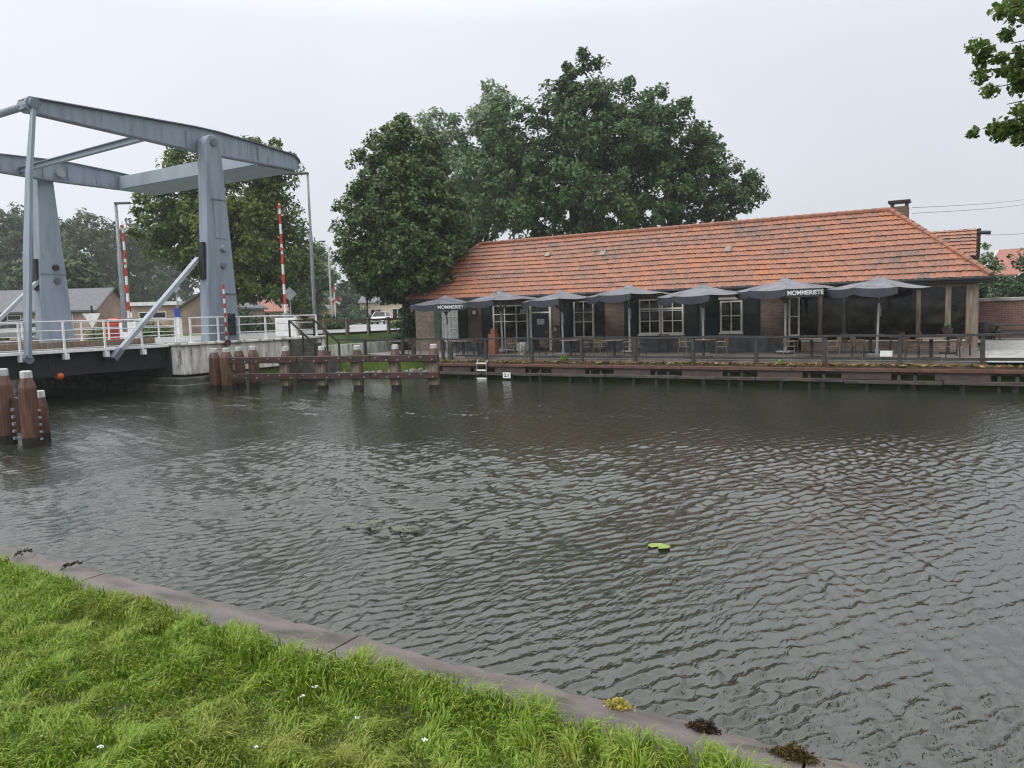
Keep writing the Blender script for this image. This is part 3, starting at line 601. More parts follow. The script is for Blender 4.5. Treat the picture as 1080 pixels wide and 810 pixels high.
for px in (300, 338, 375.5, 415.5, 456):
    q = fx(px) + nrm*.0; o = MB().bb(q.x-.2, q.x+.22, q.y-.05, q.y+.12, .72, 1.17).build('spacer_block', WOODP, t, off=of); 
    MB().bb(q.x-.18, q.x+.25, q.y-.05, q.y+.12, .2, .47).build('spacer_block', WOODP, t, off=of)

# ------------------------------------------------------------------ far quay wall
of = (-11, QN, 0)
qw = thing('quay_wall', 'rusty quay wall with maroon panels below the cafe terrace', 'quay wall', of)
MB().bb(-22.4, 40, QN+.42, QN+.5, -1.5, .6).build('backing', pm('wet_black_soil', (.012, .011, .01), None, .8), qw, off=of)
cb = MB(); x = -22.4
while x < 40: cb.bb(x+.004, min(x+4.2, 40)-.004, QN-.06, QN+.36, .585, .715); x += 4.2
cb.build('cap_beam', RUSTB, qw, off=of, bevel=.012)
lb = MB(); x = -22.4
while x < 40: 
    j = random.uniform(-.02, .02); lb.bb(x+.01, min(x+3.1, 40)-.01, QN-.10+j, QN+.25, .185+j, .315+j); x += 3.1
lb.build('lower_beam', LOWB, qw, off=of, bevel=.015)
x = -21.6; k = 0
while x < 39:
    MB().bb(x, x+1.62, QN+.02, QN+.07, .318, .582).build('panel', PANELQ, qw, off=of)
    s_ = MB()
    for xx in (x+1.85, x+2.35): s_.bb(xx-.05, xx+.05, QN+.06, QN+.16, -.4, .60)
    s_.build('stake', LOWB, qw, off=of); x += 2.95
ds = MB(); x = -22.2
while x < 39: ds.tube([(x, QN+.12, -.6), (x+.03, QN+.12, .25)], .11, 7); x += 1.47
ds.build('timber_stub', pm('wet_dark_pile2', (.03, .025, .02), None, .5), qw, off=of)
# ladder and number plate
q = at_n(508, 390, QN-.12); of = (q.x, QN-.12, .4); t = thing('quay_ladder', 'short white steel ladder hooked on the far quay wall', 'ladder', of)
for x in (-.26, .26): MB().tube([(x, .4, .42), (x, .12, .48), (x, 0, .36), (x, 0, -.42)], .03, 8).build('side_rail', GALV, t)
for z in (.34, .02, -.36): MB().bb(-.26, .26, -.03, .03, z-.035, z+.035).build('rung', FRAMEW, t)
q = at_n(534.5, 395.8, QN-.16); t = thing('number_plate', 'small white number plate on the far quay right of the ladder', 'sign', (q.x, QN-.16, q.z))
MB().bb(-.2, .2, -.015, .015, -.13, .13).build('plate', WHITE, t); text('numerals', '2.1', .22, BLACK, t, (0, -.018, 0), (math.pi/2, 0, 0))
# litter of leaves along the quay
V = []; F = []
r_ = np.random.default_rng(4); nn = 3200
c = np.stack([r_.uniform(-22.3, 12, nn), r_.uniform(29.62, 30.0, nn), r_.uniform(.80, .84, nn)], -1); d = r_.normal(0, 1, (nn, 3))*[.06, .06, .025]; e_ = r_.normal(0, 1, (nn, 3))*[.06, .06, .02]
V = np.stack([c-d, c+e_, c+d, c-e_], 1).reshape(-1, 3); F = np.arange(nn*4).reshape(-1, 4)
LITTER = leafmat('fallen_leaves', [(.18, .065, .02), (.30, .19, .07), (.10, .055, .025), (.36, .28, .13), (.12, .14, .03), (.07, .05, .03)], .6, .1)
struct(npmesh('leaf_litter', V, F, LITTER), 'stuff')

# ------------------------------------------------------------------ terrace railing
ZT = .945
of = (-11, 29.91, ZT)
t = thing('terrace_railing', 'dark timber railing along the cafe terrace above the quay', 'railing', of)
rl = MB(); x = -28.6
pts = []
while x < 14: pts.append((x, 29.91, 1.845 + .02*math.sin(x*1.3))); x += 1.26
for a, b in zip(pts[:-1], pts[1:]): rl.bar(a, b, .13, .075)
rl.build('top_rail', DARKTIM, t, off=of)
rl = MB(); x = -20.5
while x < 14: rl.bar((x, 29.93, 1.03+.01*math.sin(x)), (x+2.45, 29.93, 1.03+.01*math.sin(x+2.4)), .06, .10); x += 2.466
rl.build('bottom_rail', DARKTIM, t, off=of)
for i in range(-4, 13):
    x = -16.847 + 2.4658*i
    if x > 14: break
    MB().bb(x-.07, x+.07, 29.86, 29.98, .72, 1.80).build('post', DARKTIM, t, off=of, bevel=.01)
for px in (512, 475, 436):
    q = at_n(px, 365, 29.95); MB().bb(q.x-.1, q.x+.1, 29.9, 30.0, .8, 1.45).build('short_post', DARKTIM, t, off=of)

# ------------------------------------------------------------------ cafe building
FN = 36.3; EN = 35.9; RN = 39.7; ZE = 3.95; ZR = 7.24; UL, UR = -28.65, .73; RL, RR = -25.8, -3.25
of = (-14, 39.7, ZT)
cafe = thing('cafe_building', 'long low brick cafe with an orange pantiled hipped roof', 'cafe', of)
def C(mb, name, mat, parent=None, **k): return mb.build(name, mat, parent or cafe, off=of, **k)
WL, WR = -28.35, .32
wall = C(MB().bb(-26.6, -7.05, FN, FN+.3, .6, 3.72), 'wall', BRK_D)
C(MB().bb(WL, -26.603, FN-.01, FN+.3, .6, 3.93), 'pale_wall', BRK_L)
C(MB().bb(WL, WL+.3, FN+.31, 43, .6, 3.93).bb(WL, WR, 42.8, 43.1, .6, 3.93).bb(WR-.3, WR-.02, FN+3.2, 42.79, .6, 3.93), 'side_wall', BRK_L)
C(MB().bb(-25.9, -20.5, FN-.045, FN-.003, .7, 1.50).bb(-18.9, -7.05, FN-.045, FN-.003, .7, 1.55), 'plinth', PLINTH, bevel=.01)
# roof: four pantiled slopes
def slope(p0, p1, q0, q1, nm):                                      # p0-p1 eave, q0-q1 ridge (left to right as seen from outside)
    p0, p1, q0, q1 = map(Vector, (p0, p1, q0, q1)); ex = (p1-p0).normalized(); mid = q0 - p0; up = (mid - ex*mid.dot(ex)); H_ = up.length; up.normalize(); nr = ex.cross(up).normalized()
    if nr.z < 0: nr = -nr
    Lc = (p1-p0).length; tw_, tl = .225, .385; per = 6; nu = int(Lc/tw_)*per + 1
    xs = np.arange(nu)*tw_/per; rows = []; nrow = int(math.ceil(H_/tl))
    l1 = (q0-p0).dot(ex); r1 = (q1-p0).dot(ex)
    V = []; UVs = []; sv = []
    for i in range(nrow):
        for a, lift in ((-.10, .056), (1.06, .0)):
            sv.append((min((i+a)*tl, H_), lift, i))
    prof = 0.011*np.sin(xs/tw_*2*math.pi) + .004*np.sin(xs/tw_*4*math.pi+.6)
    rr = np.random.default_rng(len(nm)*7 + int(Lc))
    jit = rr.normal(0, .005, (nrow, nu//per+2))
    Vv = np.zeros((len(sv), nu, 3))
    for j, (s, lift, i) in enumerate(sv):
        a, b = l1*s/H_, Lc + (r1-Lc)*s/H_
        xc = np.clip(xs, a, b); tile = (xs/tw_).astype(int)
        h = prof + lift + jit[i, tile]; sag = -.035*np.sin(xs*.55+s)*math.sin(s/H_*3.14)
        pt = np.array(p0)[None] + xc[:, None]*np.array(ex)[None] + s*np.array(up)[None] + (h+sag)[:, None]*np.array(nr)[None]
        Vv[j] = pt
    idx = np.arange(len(sv)*nu).reshape(len(sv), nu)
    F = np.stack([idx[:-1, :-1], idx[:-1, 1:], idx[1:, 1:], idx[1:, :-1]], -1).reshape(-1, 4)
    P_ = Vv.reshape(-1, 3); A_ = P_[F]; ar = np.linalg.norm(np.cross(A_[:, 2]-A_[:, 0], A_[:, 3]-A_[:, 1]), axis=1); keep = ar > 1e-5
    jj = np.repeat(np.arange(len(sv)-1), nu-1); kk = np.tile(np.arange(nu-1), len(sv)-1)
    tu = (kk//per + .5); tv = np.array([sv[j][2] for j in range(len(sv)-1)])[jj] + .5
    uv = np.repeat(np.stack([tu, tv], -1)[:, None], 4, 1)
    return npmesh('roof_slope', P_-np.array(of)[None], F[keep], TILE, None, False, uv[keep].reshape(-1, 2))
roof = C(MB().add([(UL+.1, EN+.1, ZE-.05), (UR-.1, EN+.1, ZE-.05), (UR-.1, 2*RN-EN-.1, ZE-.05), (UL+.1, 2*RN-EN-.1, ZE-.05), (RL, RN, ZR-.09), (RR, RN, ZR-.09)], [(0, 1, 5, 4), (1, 2, 5), (2, 3, 4, 5), (3, 0, 4), (0, 3, 2, 1)]), 'roof', DARKTIM)
B_N = 2*RN-EN
for nm, a in (('f', ((UL, EN, ZE), (UR, EN, ZE), (RL, RN, ZR), (RR, RN, ZR))), ('r', ((UR, EN, ZE), (UR, B_N, ZE), (RR, RN, ZR), (RR, RN, ZR))), ('b', ((UR, B_N, ZE), (UL, B_N, ZE), (RR, RN, ZR), (RL, RN, ZR))), ('l', ((UL, B_N, ZE), (UL, EN, ZE), (RL, RN, ZR), (RL, RN, ZR)))):
    o = slope(*a, nm); o.parent = roof
def ridge_run(a, b):
    a, b = Vector(a), Vector(b); n = int((b-a).length/.38); mb = MB()
    for k in range(n):
        p0, p1 = a.lerp(b, k/n), a.lerp(b, (k+1.06)/n if k < n-1 else 1); mb.tube([p0+Vector((0, 0, .012)), p1], [.135, .115], 8)
    C(mb, 'ridge_cap', RIDGE, roof, smooth=False)
for a, b in (((RL, RN, ZR+.02), (RR, RN, ZR+.02)), ((UR, EN, ZE+.04), (RR, RN, ZR+.03)), ((UL, EN, ZE+.04), (RL, RN, ZR+.03)), ((UR, B_N, ZE+.04), (RR, RN, ZR+.03)), ((UL, B_N, ZE+.04), (RL, RN, ZR+.03))): ridge_run(a, b)
gu = MB()
gu.tube([(UL, EN-.03, ZE-.07), (UR+.03, EN-.03, ZE-.07)], .075, 8); gu.tube([(UR+.05, EN-.05, ZE-.07), (UR+.05, B_N, ZE-.07)], .075, 8); C(gu, 'gutter', BLACK, roof)
C(MB().bb(UL+.1, UR-.05, EN+.06, EN+.1, ZE-.22, ZE-.08).bb(UR-.09, UR-.05, EN+.1, B_N, ZE-.22, ZE-.08), 'fascia', DARKTIM, roof)
C(MB().bb(UL+.1, UR-.1, EN+.1, FN+.4, ZE-.225, ZE-.20), 'soffit', DARKTIM, roof)
for px, py in ((578, 269), (636, 268), (768, 264)):
    d = ray(px, py); 
    # point on the front slope
    nx = Vector((0, -(ZR-ZE), RN-EN)).normalized(); p0 = Vector((0, EN, ZE)); o_ = Vector((0, 0, EYE)); k = (p0-o_).dot(nx)/Vector(d).dot(nx); q = o_ + Vector(d)*k + nx*.07
    Mx = Matrix.Rotation(math.atan2(ZR-ZE, RN-EN), 3, 'X'); C(MB().box(q, (.3, .36, .04), M=Mx), 'glass_tile', pm('dull_glass_tile', (.26, .23, .20), (.18, .15, .13), .45), roof)
ch = C(MB().bb(-3.28, -2.52, 40.0, 40.7, 6.3, 7.42), 'chimney', BRK_D)
c2 = MB()
for x in (-3.2, -2.6):
    for y in (40.08, 40.62): c2.bb(x-.06, x+.06, y-.06, y+.06, 7.42, 7.62)
c2.bb(-3.36, -2.44, 39.93, 40.77, 7.60, 7.70); C(c2, 'chimney_cap', BLACK, ch)
# windows, doors, shutters on the front
def window(u0, u1, z0, z1, nx, rows, pane=GLASS, fr=.07, top=None, name='window'):
    wv = C(MB().bb(u0+fr*.6, u1-fr*.6, FN-.012, FN-.004, z0+fr*.6, z1-fr*.6), 'pane', pane, None)
    f = MB(); y0, y1 = FN-.075, FN-.003
    f.bb(u0, u0+fr, y0, y1, z0, z1); f.bb(u1-fr, u1, y0, y1, z0, z1); f.bb(u0+fr, u1-fr, y0, y1, z1-fr, z1); f.bb(u0+fr, u1-fr, y0, y1, z0, z0+fr)
    for i in range(1, nx): x = u0 + (u1-u0)*i/nx; f.bb(x-.022, x+.022, y0+.015, y1, z0+fr, z1-fr)
    for z in rows: f.bb(u0+fr, u1-fr, y0+.02, y1, z-.02, z+.02)
    fo = C(f, name, FRAMEW); wv.parent = fo
    C(MB().bb(u0-.05, u1+.05, FN-.14, FN-.06, z0-.08, z0-.004), 'sill', FRAMEW, fo)
    return fo
def shutter(u0, u1, z0=1.62, z1=3.6, mat=None):
    s = C(MB().bb(u0, u1, FN-.06, FN-.012, z0, z1), 'shutter', mat or GREEN_D, bevel=.008)
    mid = (z0+z1)/2
    p_ = MB()
    for a, b in ((z0+.12, mid-.06), (mid+.06, z1-.12)): p_.bb(u0+.1, u1-.1, FN-.075, FN-.062, a, b)
    C(p_, 'shutter_panel', pm('shutter_panel_green', (.018, .026, .026), (.012, .018, .018), .6, spec=.2) if mat is None else mat, s)
shutter(-26.95, -26.42, 1.55, 3.5, GREEN_G)
window(-26.36, -25.24, 1.55, 3.45, 2, (2.9, 2.2), CURTAIN, .05)
shutter(-25.2, -24.6); shutter(-23.62, -22.95)
C(MB().tube([(-24.11, FN-.05, 3.1), (-24.11, FN-.004, 3.1)], .24, 20), 'wreath', pm('dark_wreath', (.03, .035, .03), None, .8)); C(MB().tube([(-24.11, FN-.062, 3.1), (-24.11, FN-.054, 3.1)], .12, 16), 'plaque', CURTAIN)
window(-22.85, -20.62, .96, 3.45, 3, (2.95, 2.55), GLASSB, .07)
dr = C(MB().bb(-20.38, -19.3, FN-.05, FN-.005, .95, 2.95), 'door', pm('navy_black_door', (.012, .015, .024), None, .35), bevel=.01)
C(MB().bb(-20.05, -19.6, FN-.062, FN-.055, 2.35, 2.65), 'notice', CURTAIN, dr); C(MB().bb(-19.5, -19.42, FN-.1, FN-.055, 1.9, 2.0), 'handle', GALV, dr)
fr = MB().bb(-20.5, -20.38, FN-.09, FN, .95, 3.5).bb(-19.3, -19.18, FN-.09, FN, .95, 3.5).bb(-20.38, -19.3, FN-.085, FN, 2.96, 3.04).bb(-20.38, -19.3, FN-.085, FN, 3.42, 3.5)
C(fr, 'door_frame', FRAMEW); C(MB().bb(-20.38, -19.3, FN-.02, FN-.01, 3.045, 3.415), 'transom_pane', GLASS)
C(MB().bb(-21.05, -20.72, FN-.11, FN-.08, 2.95, 3.2), 'notice_board', CURTAIN)
wl = C(MB().bb(-19.02, -18.8, FN-.2, FN-.02, 2.2, 2.28), 'wall_lamp', BLACK); C(MB().lathe([(.09, -.2), (.07, 0)], 8, (-18.91, FN-.12, 2.2)), 'lamp_glass', CURTAIN, wl)
shutter(-18.68, -17.92); window(-17.85, -16.7, 1.62, 3.55, 2, (2.95, 2.45)); shutter(-16.62, -16.1)
window(-14.2, -13.09, 1.78, 3.5, 2, (2.92, 2.42)); window(-13.03, -11.92, 1.78, 3.5, 2, (2.92, 2.42))
tr_ = MB().bb(-14.22, -11.90, FN-.09, FN-.078, 2.98, 3.06); C(tr_, 'window_transom', FRAMEW)
shutter(-15.0, -14.26); shutter(-11.86, -11.15); shutter(-10.85, -10.2); window(-10.13, -9.1, 1.82, 3.3, 2, (2.6,)); shutter(-9.03, -8.3)
C(MB().bb(-10.2, -9.05, FN-.1, FN-.003, 3.36, 3.46), 'lintel_shelf', FRAMEW)
window(-7.02, -6.55, 1.62, 3.4, 1, (2.5,), GLASSB)
# glazed veranda at the right end
C(MB().bb(-6.5, WR, FN+.12, FN+.2, 1.42, 3.58), 'veranda_pane', GLASSB)
C(MB().bb(WR-.1, WR-.03, FN+.4, FN+3.2, 1.42, 3.58), 'veranda_pane', GLASSB)
C(MB().bb(-6.5, WR-.3, FN+.05, FN+.3, .7, 1.36), 'low_wall', BRK_L); C(MB().bb(WR-.33, WR-.02, FN+.3, FN+3.2, .7, 1.36), 'low_wall', BRK_L)
C(MB().bb(-6.5, WR-.33, FN-.02, FN+.32, 1.363, 1.42), 'sill', FRAMEW)
C(MB().bb(-6.6, WR-.4, FN+.02, FN+.26, 3.585, 3.72), 'veranda_header', WOODP)
for u in (-5.69, -4.71, -3.4, -1.83): C(MB().bb(u-.085, u+.085, FN-.0, FN+.116, 1.422, 3.58), 'veranda_post', WOODP if u > -2 or u < -5 else DARKTIM, bevel=.01)
C(MB().bb(-.86, -.64, FN-.05, FN+.115, 1.42, 3.70), 'veranda_post', WOODP, bevel=.015)
C(MB().bb(-.12, .32, FN-.06, FN+.38, .9, 3.68), 'corner_post', WOODP, bevel=.02)
C(MB().bb(-.16, .36, FN-.1, FN+.42, .9, 1.05), 'corner_plinth', CONC)
C(MB().bb(-6.6, .5, FN-.08, FN+.0, 3.70, 3.72), 'veranda_beam', DARKTIM)
# rear wing with its own tiled roof
of2 = (-2, 47, .9); wing = thing('rear_wing', 'small tiled roof wing behind the right end of the cafe', 'outbuilding', of2)
MB().bb(-7, .05, 44, 50, .8, 5.2).build('wall', BRK_D, wing, off=of2)
o_of = of; of = of2; o = slope((-7.2, 43.7, 5.15), (.42, 43.7, 5.15), (-7.2, 46.2, 6.65), (.42, 46.2, 6.65), 'wing'); o.parent = wing
o = slope((.42, 48.7, 5.15), (-7.2, 48.7, 5.15), (.42, 46.2, 6.65), (-7.2, 46.2, 6.65), 'wingb'); o.parent = wing; of = o_of
MB().tube([(.25, 46.2, 6.45), (.85, 46.2, 6.40)], .10, 10).build('flue_pipe', BLACK, wing, off=of2)
MB().prism([(44, 5.1), (48.4, 5.1), (46.2, 6.5)], 'x', -.1, .05).build('gable', BRK_D, wing, off=of2)

# ------------------------------------------------------------------ parasols
def make_parasol():
    t = thing('parasol', 'x', 'parasol', (0, 0, 0), 0, 'parasols in a row on the cafe terrace')
    MB().tube([(0, 0, .04), (0, 0, 3.05)], [.045, .04], 10).build('pole', POLEW, t, smooth=True)
    MB().bb(-.3, .3, -.3, .3, .0, .05).tube([(0, 0, .05), (0, 0, .3)], .065, 10).build('base', GALV, t)
    a8 = [R(22.5+45*k) for k in range(8)]; cr = 2.02; ze = 2.66; za = 3.09
    V = [(0, 0, za)]; F = []; rings = 6; seg = 4
    for j in range(1, rings+1):
        f = j/rings
        for k in range(8):
            for s in range(seg):
                q = s/seg; x = (math.cos(a8[k])*(1-q) + math.cos(a8[(k+1) % 8])*q)*cr*f; y = (math.sin(a8[k])*(1-q) + math.sin(a8[(k+1) % 8])*q)*cr*f
                z = za - (za-ze)*(f**.88) - .045*math.sin(q*math.pi)*f*f*1.0 + .012*math.sin(7*k+9*f)
                V.append((x, y, z))
    n = 8*seg
    for k in range(n): F.append((0, 1+k, 1+(k+1) % n))
    for j in range(rings-1):
        for k in range(n): F.append((1+j*n+k, 1+(j+1)*n+k, 1+(j+1)*n+(k+1) % n, 1+j*n+(k+1) % n))
    cano = MB().add(V, F).build('canopy', FABRIC, t)
    for p in cano.data.polygons: p.use_smooth = False
    # little vent cap
    MB().lathe([(.36, 2.99), (.20, 3.08), (.05, 3.13), (.03, 3.19)], 8).build('vent_cap', FABRIC, cano)
    # hanging valance on the two facets towards the left
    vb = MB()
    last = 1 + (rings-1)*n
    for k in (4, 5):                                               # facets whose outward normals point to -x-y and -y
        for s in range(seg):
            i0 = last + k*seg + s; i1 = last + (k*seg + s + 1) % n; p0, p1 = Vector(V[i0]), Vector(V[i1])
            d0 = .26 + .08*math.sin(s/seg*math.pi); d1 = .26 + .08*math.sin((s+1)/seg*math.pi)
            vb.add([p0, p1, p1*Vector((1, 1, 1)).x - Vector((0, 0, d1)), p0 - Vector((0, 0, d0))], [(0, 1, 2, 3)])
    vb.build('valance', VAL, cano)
    rib = MB()
    for a in a8:
        d = Vector((math.cos(a), math.sin(a), 0)); rib.bar(Vector((0, 0, za-.08)), d*(cr-.04) + Vector((0, 0, ze+.0)), .025, .03); rib.bar(Vector((0, 0, 2.18)) + d*.05, d*.95 + Vector((0, 0, 2.83)), .02, .028)
    rib.build('rib', LAMPD, t)
    MB().tube([(0, 0, 2.08), (0, 0, 2.24)], .075, 10).build('slider', LAMPD, t)
    MB().bb(.05, .10, -.03, .03, 1.55, 2.0).build('crank', GALV, t)
    return t
par = make_parasol()
PL = ['leftmost parasol, lettered, by the pale brick corner of the cafe', 'parasol in front of the tall window, second from the left',
      'parasol right of the white framed door, third from the left', 'parasol in front of dark brick left of the double window', 'parasol between the double window and the single window',
      'parasol with clear white lettering right of the single window', 'rightmost parasol, in front of the glazed veranda']
pars = []
for i in range(7):
    x = -24.48 + 3.5512*i; z = ZT + (.09 if i % 2 else -.03)
    if i == 0: par.location = (x, 34.05, z); par['label'] = PL[0]; o = par
    else: o = dup(par, (x, 34.05, z), R(random.uniform(-2.5, 2.5) if i != 5 else -10), PL[i])
    if i: o.rotation_euler.x = R(random.uniform(-1.3, 1.3)); o.rotation_euler.y = R(random.uniform(-1.3, 1.3))
    pars.append(o)
LETTER = pm('white_lettering', (.85, .85, .85), (.7, .7, .7), .5)
for o in (pars[0], pars[5]):
    a = R(-45); ap = 2.02*math.cos(R(22.5)); d = Vector((math.cos(a), math.sin(a), 0)); tv = Vector((-math.sin(a), math.cos(a), 0)); h = 2.02*math.sin(R(22.5))
    vb = MB(); P0 = d*(ap+.004) - tv*h; P1 = d*(ap+.004) + tv*h
    vb.add([P0+Vector((0, 0, 2.66)), P1+Vector((0, 0, 2.66)), P1+Vector((0, 0, 2.32)), P0+Vector((0, 0, 2.32))], [(0, 1, 2, 3)])
    fl = vb.build('front_flap', pm('dark_flap', (.028, .03, .036), None, .6), o)
    text('lettering', 'MOMMERIETE', .245, LETTER, fl, d*(ap+.012)+Vector((0, 0, 2.49)), (math.pi/2, 0, a+math.pi/2))

# ------------------------------------------------------------------ terrace furniture
def make_chair(mat, fm):
    t = thing('terrace_chair', 'x', 'chair', (0, 0, 0), 0, 'armchairs on the cafe terrace')
    s = MB()
    for k in range(5): s.bb(-.22, .22, -.22+.09*k, -.145+.09*k, .43, .455)
    s.build('seat', mat, t)
    b = MB(); n = 7
    for k in range(n):
        a = R(-62+124*k/(n-1)); b.bar((.25*math.sin(a), .22*math.cos(a)+.02, .44), (.27*math.sin(a), .25*math.cos(a)+.05, .84), .05, .018, up=(math.sin(a), math.cos(a), .01))
    for z in (.62, .83):
        pts = [(.27*math.sin(R(-70+140*k/8)), .24*math.cos(R(-70+140*k/8))+.04, z) for k in range(9)]; b.tube(pts, .018, 6)
    b.build('backrest', mat, t)
    for x in (-.24, .24): MB().tube([(x, -.2, .64), (x*1.05, .0, .655), (x, .12, .64)], .02, 6).tube([(x, -.2, .64), (x, -.2, .44)], .015, 6).build('armrest', mat, t)
    for x, y in ((-.21, -.2), (.21, -.2), (-.2, .2), (.2, .2)): MB().tube([(x, y, .44), (x*1.12, y*1.12, 0)], .017, 6).build('leg', fm, t)
    return t
def make_table(top):
    t = thing('terrace_table', 'x', 'table', (0, 0, 0), 0, 'pedestal tables on the cafe terrace')
    MB().bb(-.42, .42, -.42, .42, .72, .755).build('tabletop', top, t, bevel=.008)
    MB().tube([(0, 0, .05), (0, 0, .72)], .06, 10).build('column', CHAIRD, t)
    MB().bar((-.28, -.28, .025), (.28, .28, .025), .09, .05).bar((-.28, .28, .0252), (.28, -.28, .0252), .09, .05).build('foot', CHAIRD, t)
    return t
chD = make_chair(WICKER, CHAIRD); chL = make_chair(WICKERL, WICKERL); tbl = make_table(TABLE); used = {}
def place(proto, px, n, rz, label, x=None):
    loc = ((at_n(px, 372, n).x if x is None else x), n, ZT)
    if proto.name not in used: used[proto.name] = 1; proto.location = loc; proto.rotation_euler = (0, 0, R(rz)); proto['label'] = label; return proto
    return dup(proto, loc, R(rz), label)
# front row (n about 31.5): tables then chairs
for px, n, lb in ((489, 31.5, 'low dark table near the left end of the railing, below the first parasol'), (602, 31.7, 'pedestal table by the railing in front of the window right of the door'), (648, 31.5, 'pedestal table left of the fourth parasol pole'), (742, 31.4, 'pedestal table beneath the parasol between the two windows'),
                  (856, 31.6, 'pedestal table right of the lettered parasol pole near the veranda'), (982, 31.3, 'large pedestal table at the right end beside the tall armchair'), (424, 32.0, 'table at the far left end of the terrace by the cafe corner'),
                  (543, 34.9, 'pale topped table close against the tall window'), (610, 35.0, 'dark table close against the window right of the white door'), (1000, 34.4, 'table in front of the corner post carrying a potted plant'), (918, 34.9, 'table in the shade behind the rightmost parasol pole')):
    place(tbl, px, n, random.uniform(-8, 8), lb)
CH = [(chD, 437, 31.7, 80, 'dark armchair at the far left of the terrace beside the corner table'), (chD, 478, 31.6, 200, 'dark armchair left of the low table, first parasol'), (chD, 500, 31.8, -95, 'dark armchair right of the low table, left of the orange column'),
      (chL, 541, 31.4, 180, 'pale armchair with its back to the water, right of the orange column'), (chD, 576, 31.5, 165, 'dark armchair below the white framed door, back to the railing'), (chD, 619, 31.4, 90, 'dark armchair right of the table in front of the door side window'),
      (chL, 633, 31.5, 70, 'pale armchair just left of the table at the fourth parasol'), (chL, 663, 31.7, -75, 'pale armchair behind the fourth parasol pole base'), (chD, 674, 31.3, 150, 'tall dark armchair right of the fourth parasol pole, back to railing'),
      (chL, 723, 31.5, 75, 'pale slatted armchair left of the table under the fifth parasol'), (chL, 761, 31.5, -75, 'pale slatted armchair right of the table under the fifth parasol'), (chL, 834, 31.6, 85, 'pale armchair right beside the lettered parasol pole'),
      (chL, 879, 31.5, -80, 'pale armchair right of the table by the veranda'), (chD, 905, 32.3, 90, 'dark chair left of the rightmost parasol pole'), (chD, 962, 31.6, 85, 'dark armchair left of the large right end table'), (chD, 1005, 31.25, -88, 'tall dark armchair right of the large table, nearest the yard'),
      (chD, 815, 34.6, 0, 'dark armchair against the brick wall right of the single window'), (chD, 700, 35.1, 10, 'dark armchair against the plinth below the double window'), (chD, 592, 34.8, 80, 'dark armchair left of the dark table by the window'), (chD, 629, 34.9, -80, 'dark armchair right of the dark table by the window'),
      (chD, 895, 34.8, 80, 'dark armchair left of the table in the shade of the rightmost parasol'), (chD, 945, 34.7, -80, 'dark armchair right of the table in the shade of the rightmost parasol'), (chD, 975, 34.2, 85, 'dark armchair left of the table with the potted plant'), (chD, 1016, 33.3, -85, 'dark armchair in front of the corner post, right of the plant table')]
for pr, px, n, rz, lb in CH: place(pr, px, n, rz, lb)
q = at_n(521, 371, 33.0); t = thing('wooden_column', 'terracotta coloured wooden column standing on the terrace left of the second parasol pole', 'column', (q.x, 33.0, ZT))
MB().bb(-.2, .2, -.2, .2, 0, 1.05).build('shaft', ORANGEW, t, bevel=.015); MB().bb(-.12, .16, -.12, .16, 1.05, 1.3).build('head', ORANGEW, t, bevel=.03)
q = at_n(551, 371, 32.6); t = thing('planter', 'mottled grey planter on the terrace right of the second parasol pole', 'planter', (q.x, 32.6, ZT))
MB().lathe([(.17, 0), (.25, .3), (.27, .62), (.22, .62)], 12).build('pot', pm('mottled_pot', (.45, .47, .46), (.10, .11, .11), .5, 9.), t)
q = at_n(511, 372, 31.9); t = thing('waste_bin', 'black bin on the terrace beside the orange column', 'bin', (q.x-.2, 31.9, ZT)); MB().lathe([(.17, 0), (.2, .6), (.21, .62)], 12).build('body', BLACK, t); MB().lathe([(.22, .62), (.2, .7), (.05, .74)], 12).build('lid', BLACK, t)
q = at_n(999, 348, 34.4); t = thing('potted_plant', 'leafy plant in a brown pot on the table before the corner post', 'plant', (q.x, 34.4, ZT+.757))
MB().lathe([(.15, 0), (.2, .26), (.17, .26)], 12).build('pot', pm('brown_pot', (.06, .03, .025), None, .5), t)
v = MB()
for k in range(34):
    a = random.uniform(0, 6.28); l = random.uniform(.12, .32); d = Vector((math.cos(a), math.sin(a), random.uniform(.4, 1.2))).normalized(); e_ = d.cross(Vector((0, 0, 1))).normalized()*.035; c = Vector((0, 0, .25)); v.add([c, c+d*l*.5+e_, c+d*l, c+d*l*.5-e_], [(0, 1, 2, 3)])
LEAFG = leafmat('garden_leaf', [(.05, .11, .03), (.09, .17, .05), (.18, .24, .12)]); v.build('leaves', LEAFG, t)
q = at_n(935, 373, 32.2); t = tag(MB().box((0, 0, .11), (.42, .3, .2)).box((0, 0, .22), (.44, .32, .03)).build('storage_box', WHITE, bevel=.02), 'small white box on the terrace floor right of the last parasol pole', 'box'); t.location = (q.x, 32.2, ZT)
# weeds
def weed(label, loc, h, n, seed, mat):
    r = random.Random(seed); mb = MB()
    for k in range(n):
        a = r.uniform(0, 6.28); d = Vector((math.cos(a)*.6, math.sin(a)*.6, r.uniform(.5, 1.6))).normalized(); l = h*r.uniform(.5, 1.); c = Vector((r.uniform(-.06, .06), r.uniform(-.06, .06), h*.3*r.random())); e_ = d.cross(Vector((0, 0, 1))).normalized()*h*.12
        mb.add([c, c+d*l*.55+e_, c+d*l+Vector((0, 0, -.15*h)), c+d*l*.55-e_], [(0, 1, 2, 3)])
    o = mb.build('weed_plant', mat); o.location = loc; return tag(o, label, 'plant')
WEED = leafmat('bright_weed_leaf', [(.14, .30, .03), (.22, .40, .06), (.10, .22, .03)])
q = at_n(594, 381, 29.8); weed('bright green weed growing from the quay edge below the third parasol', (q.x, 29.8, .78), .38, 30, 1, WEED)
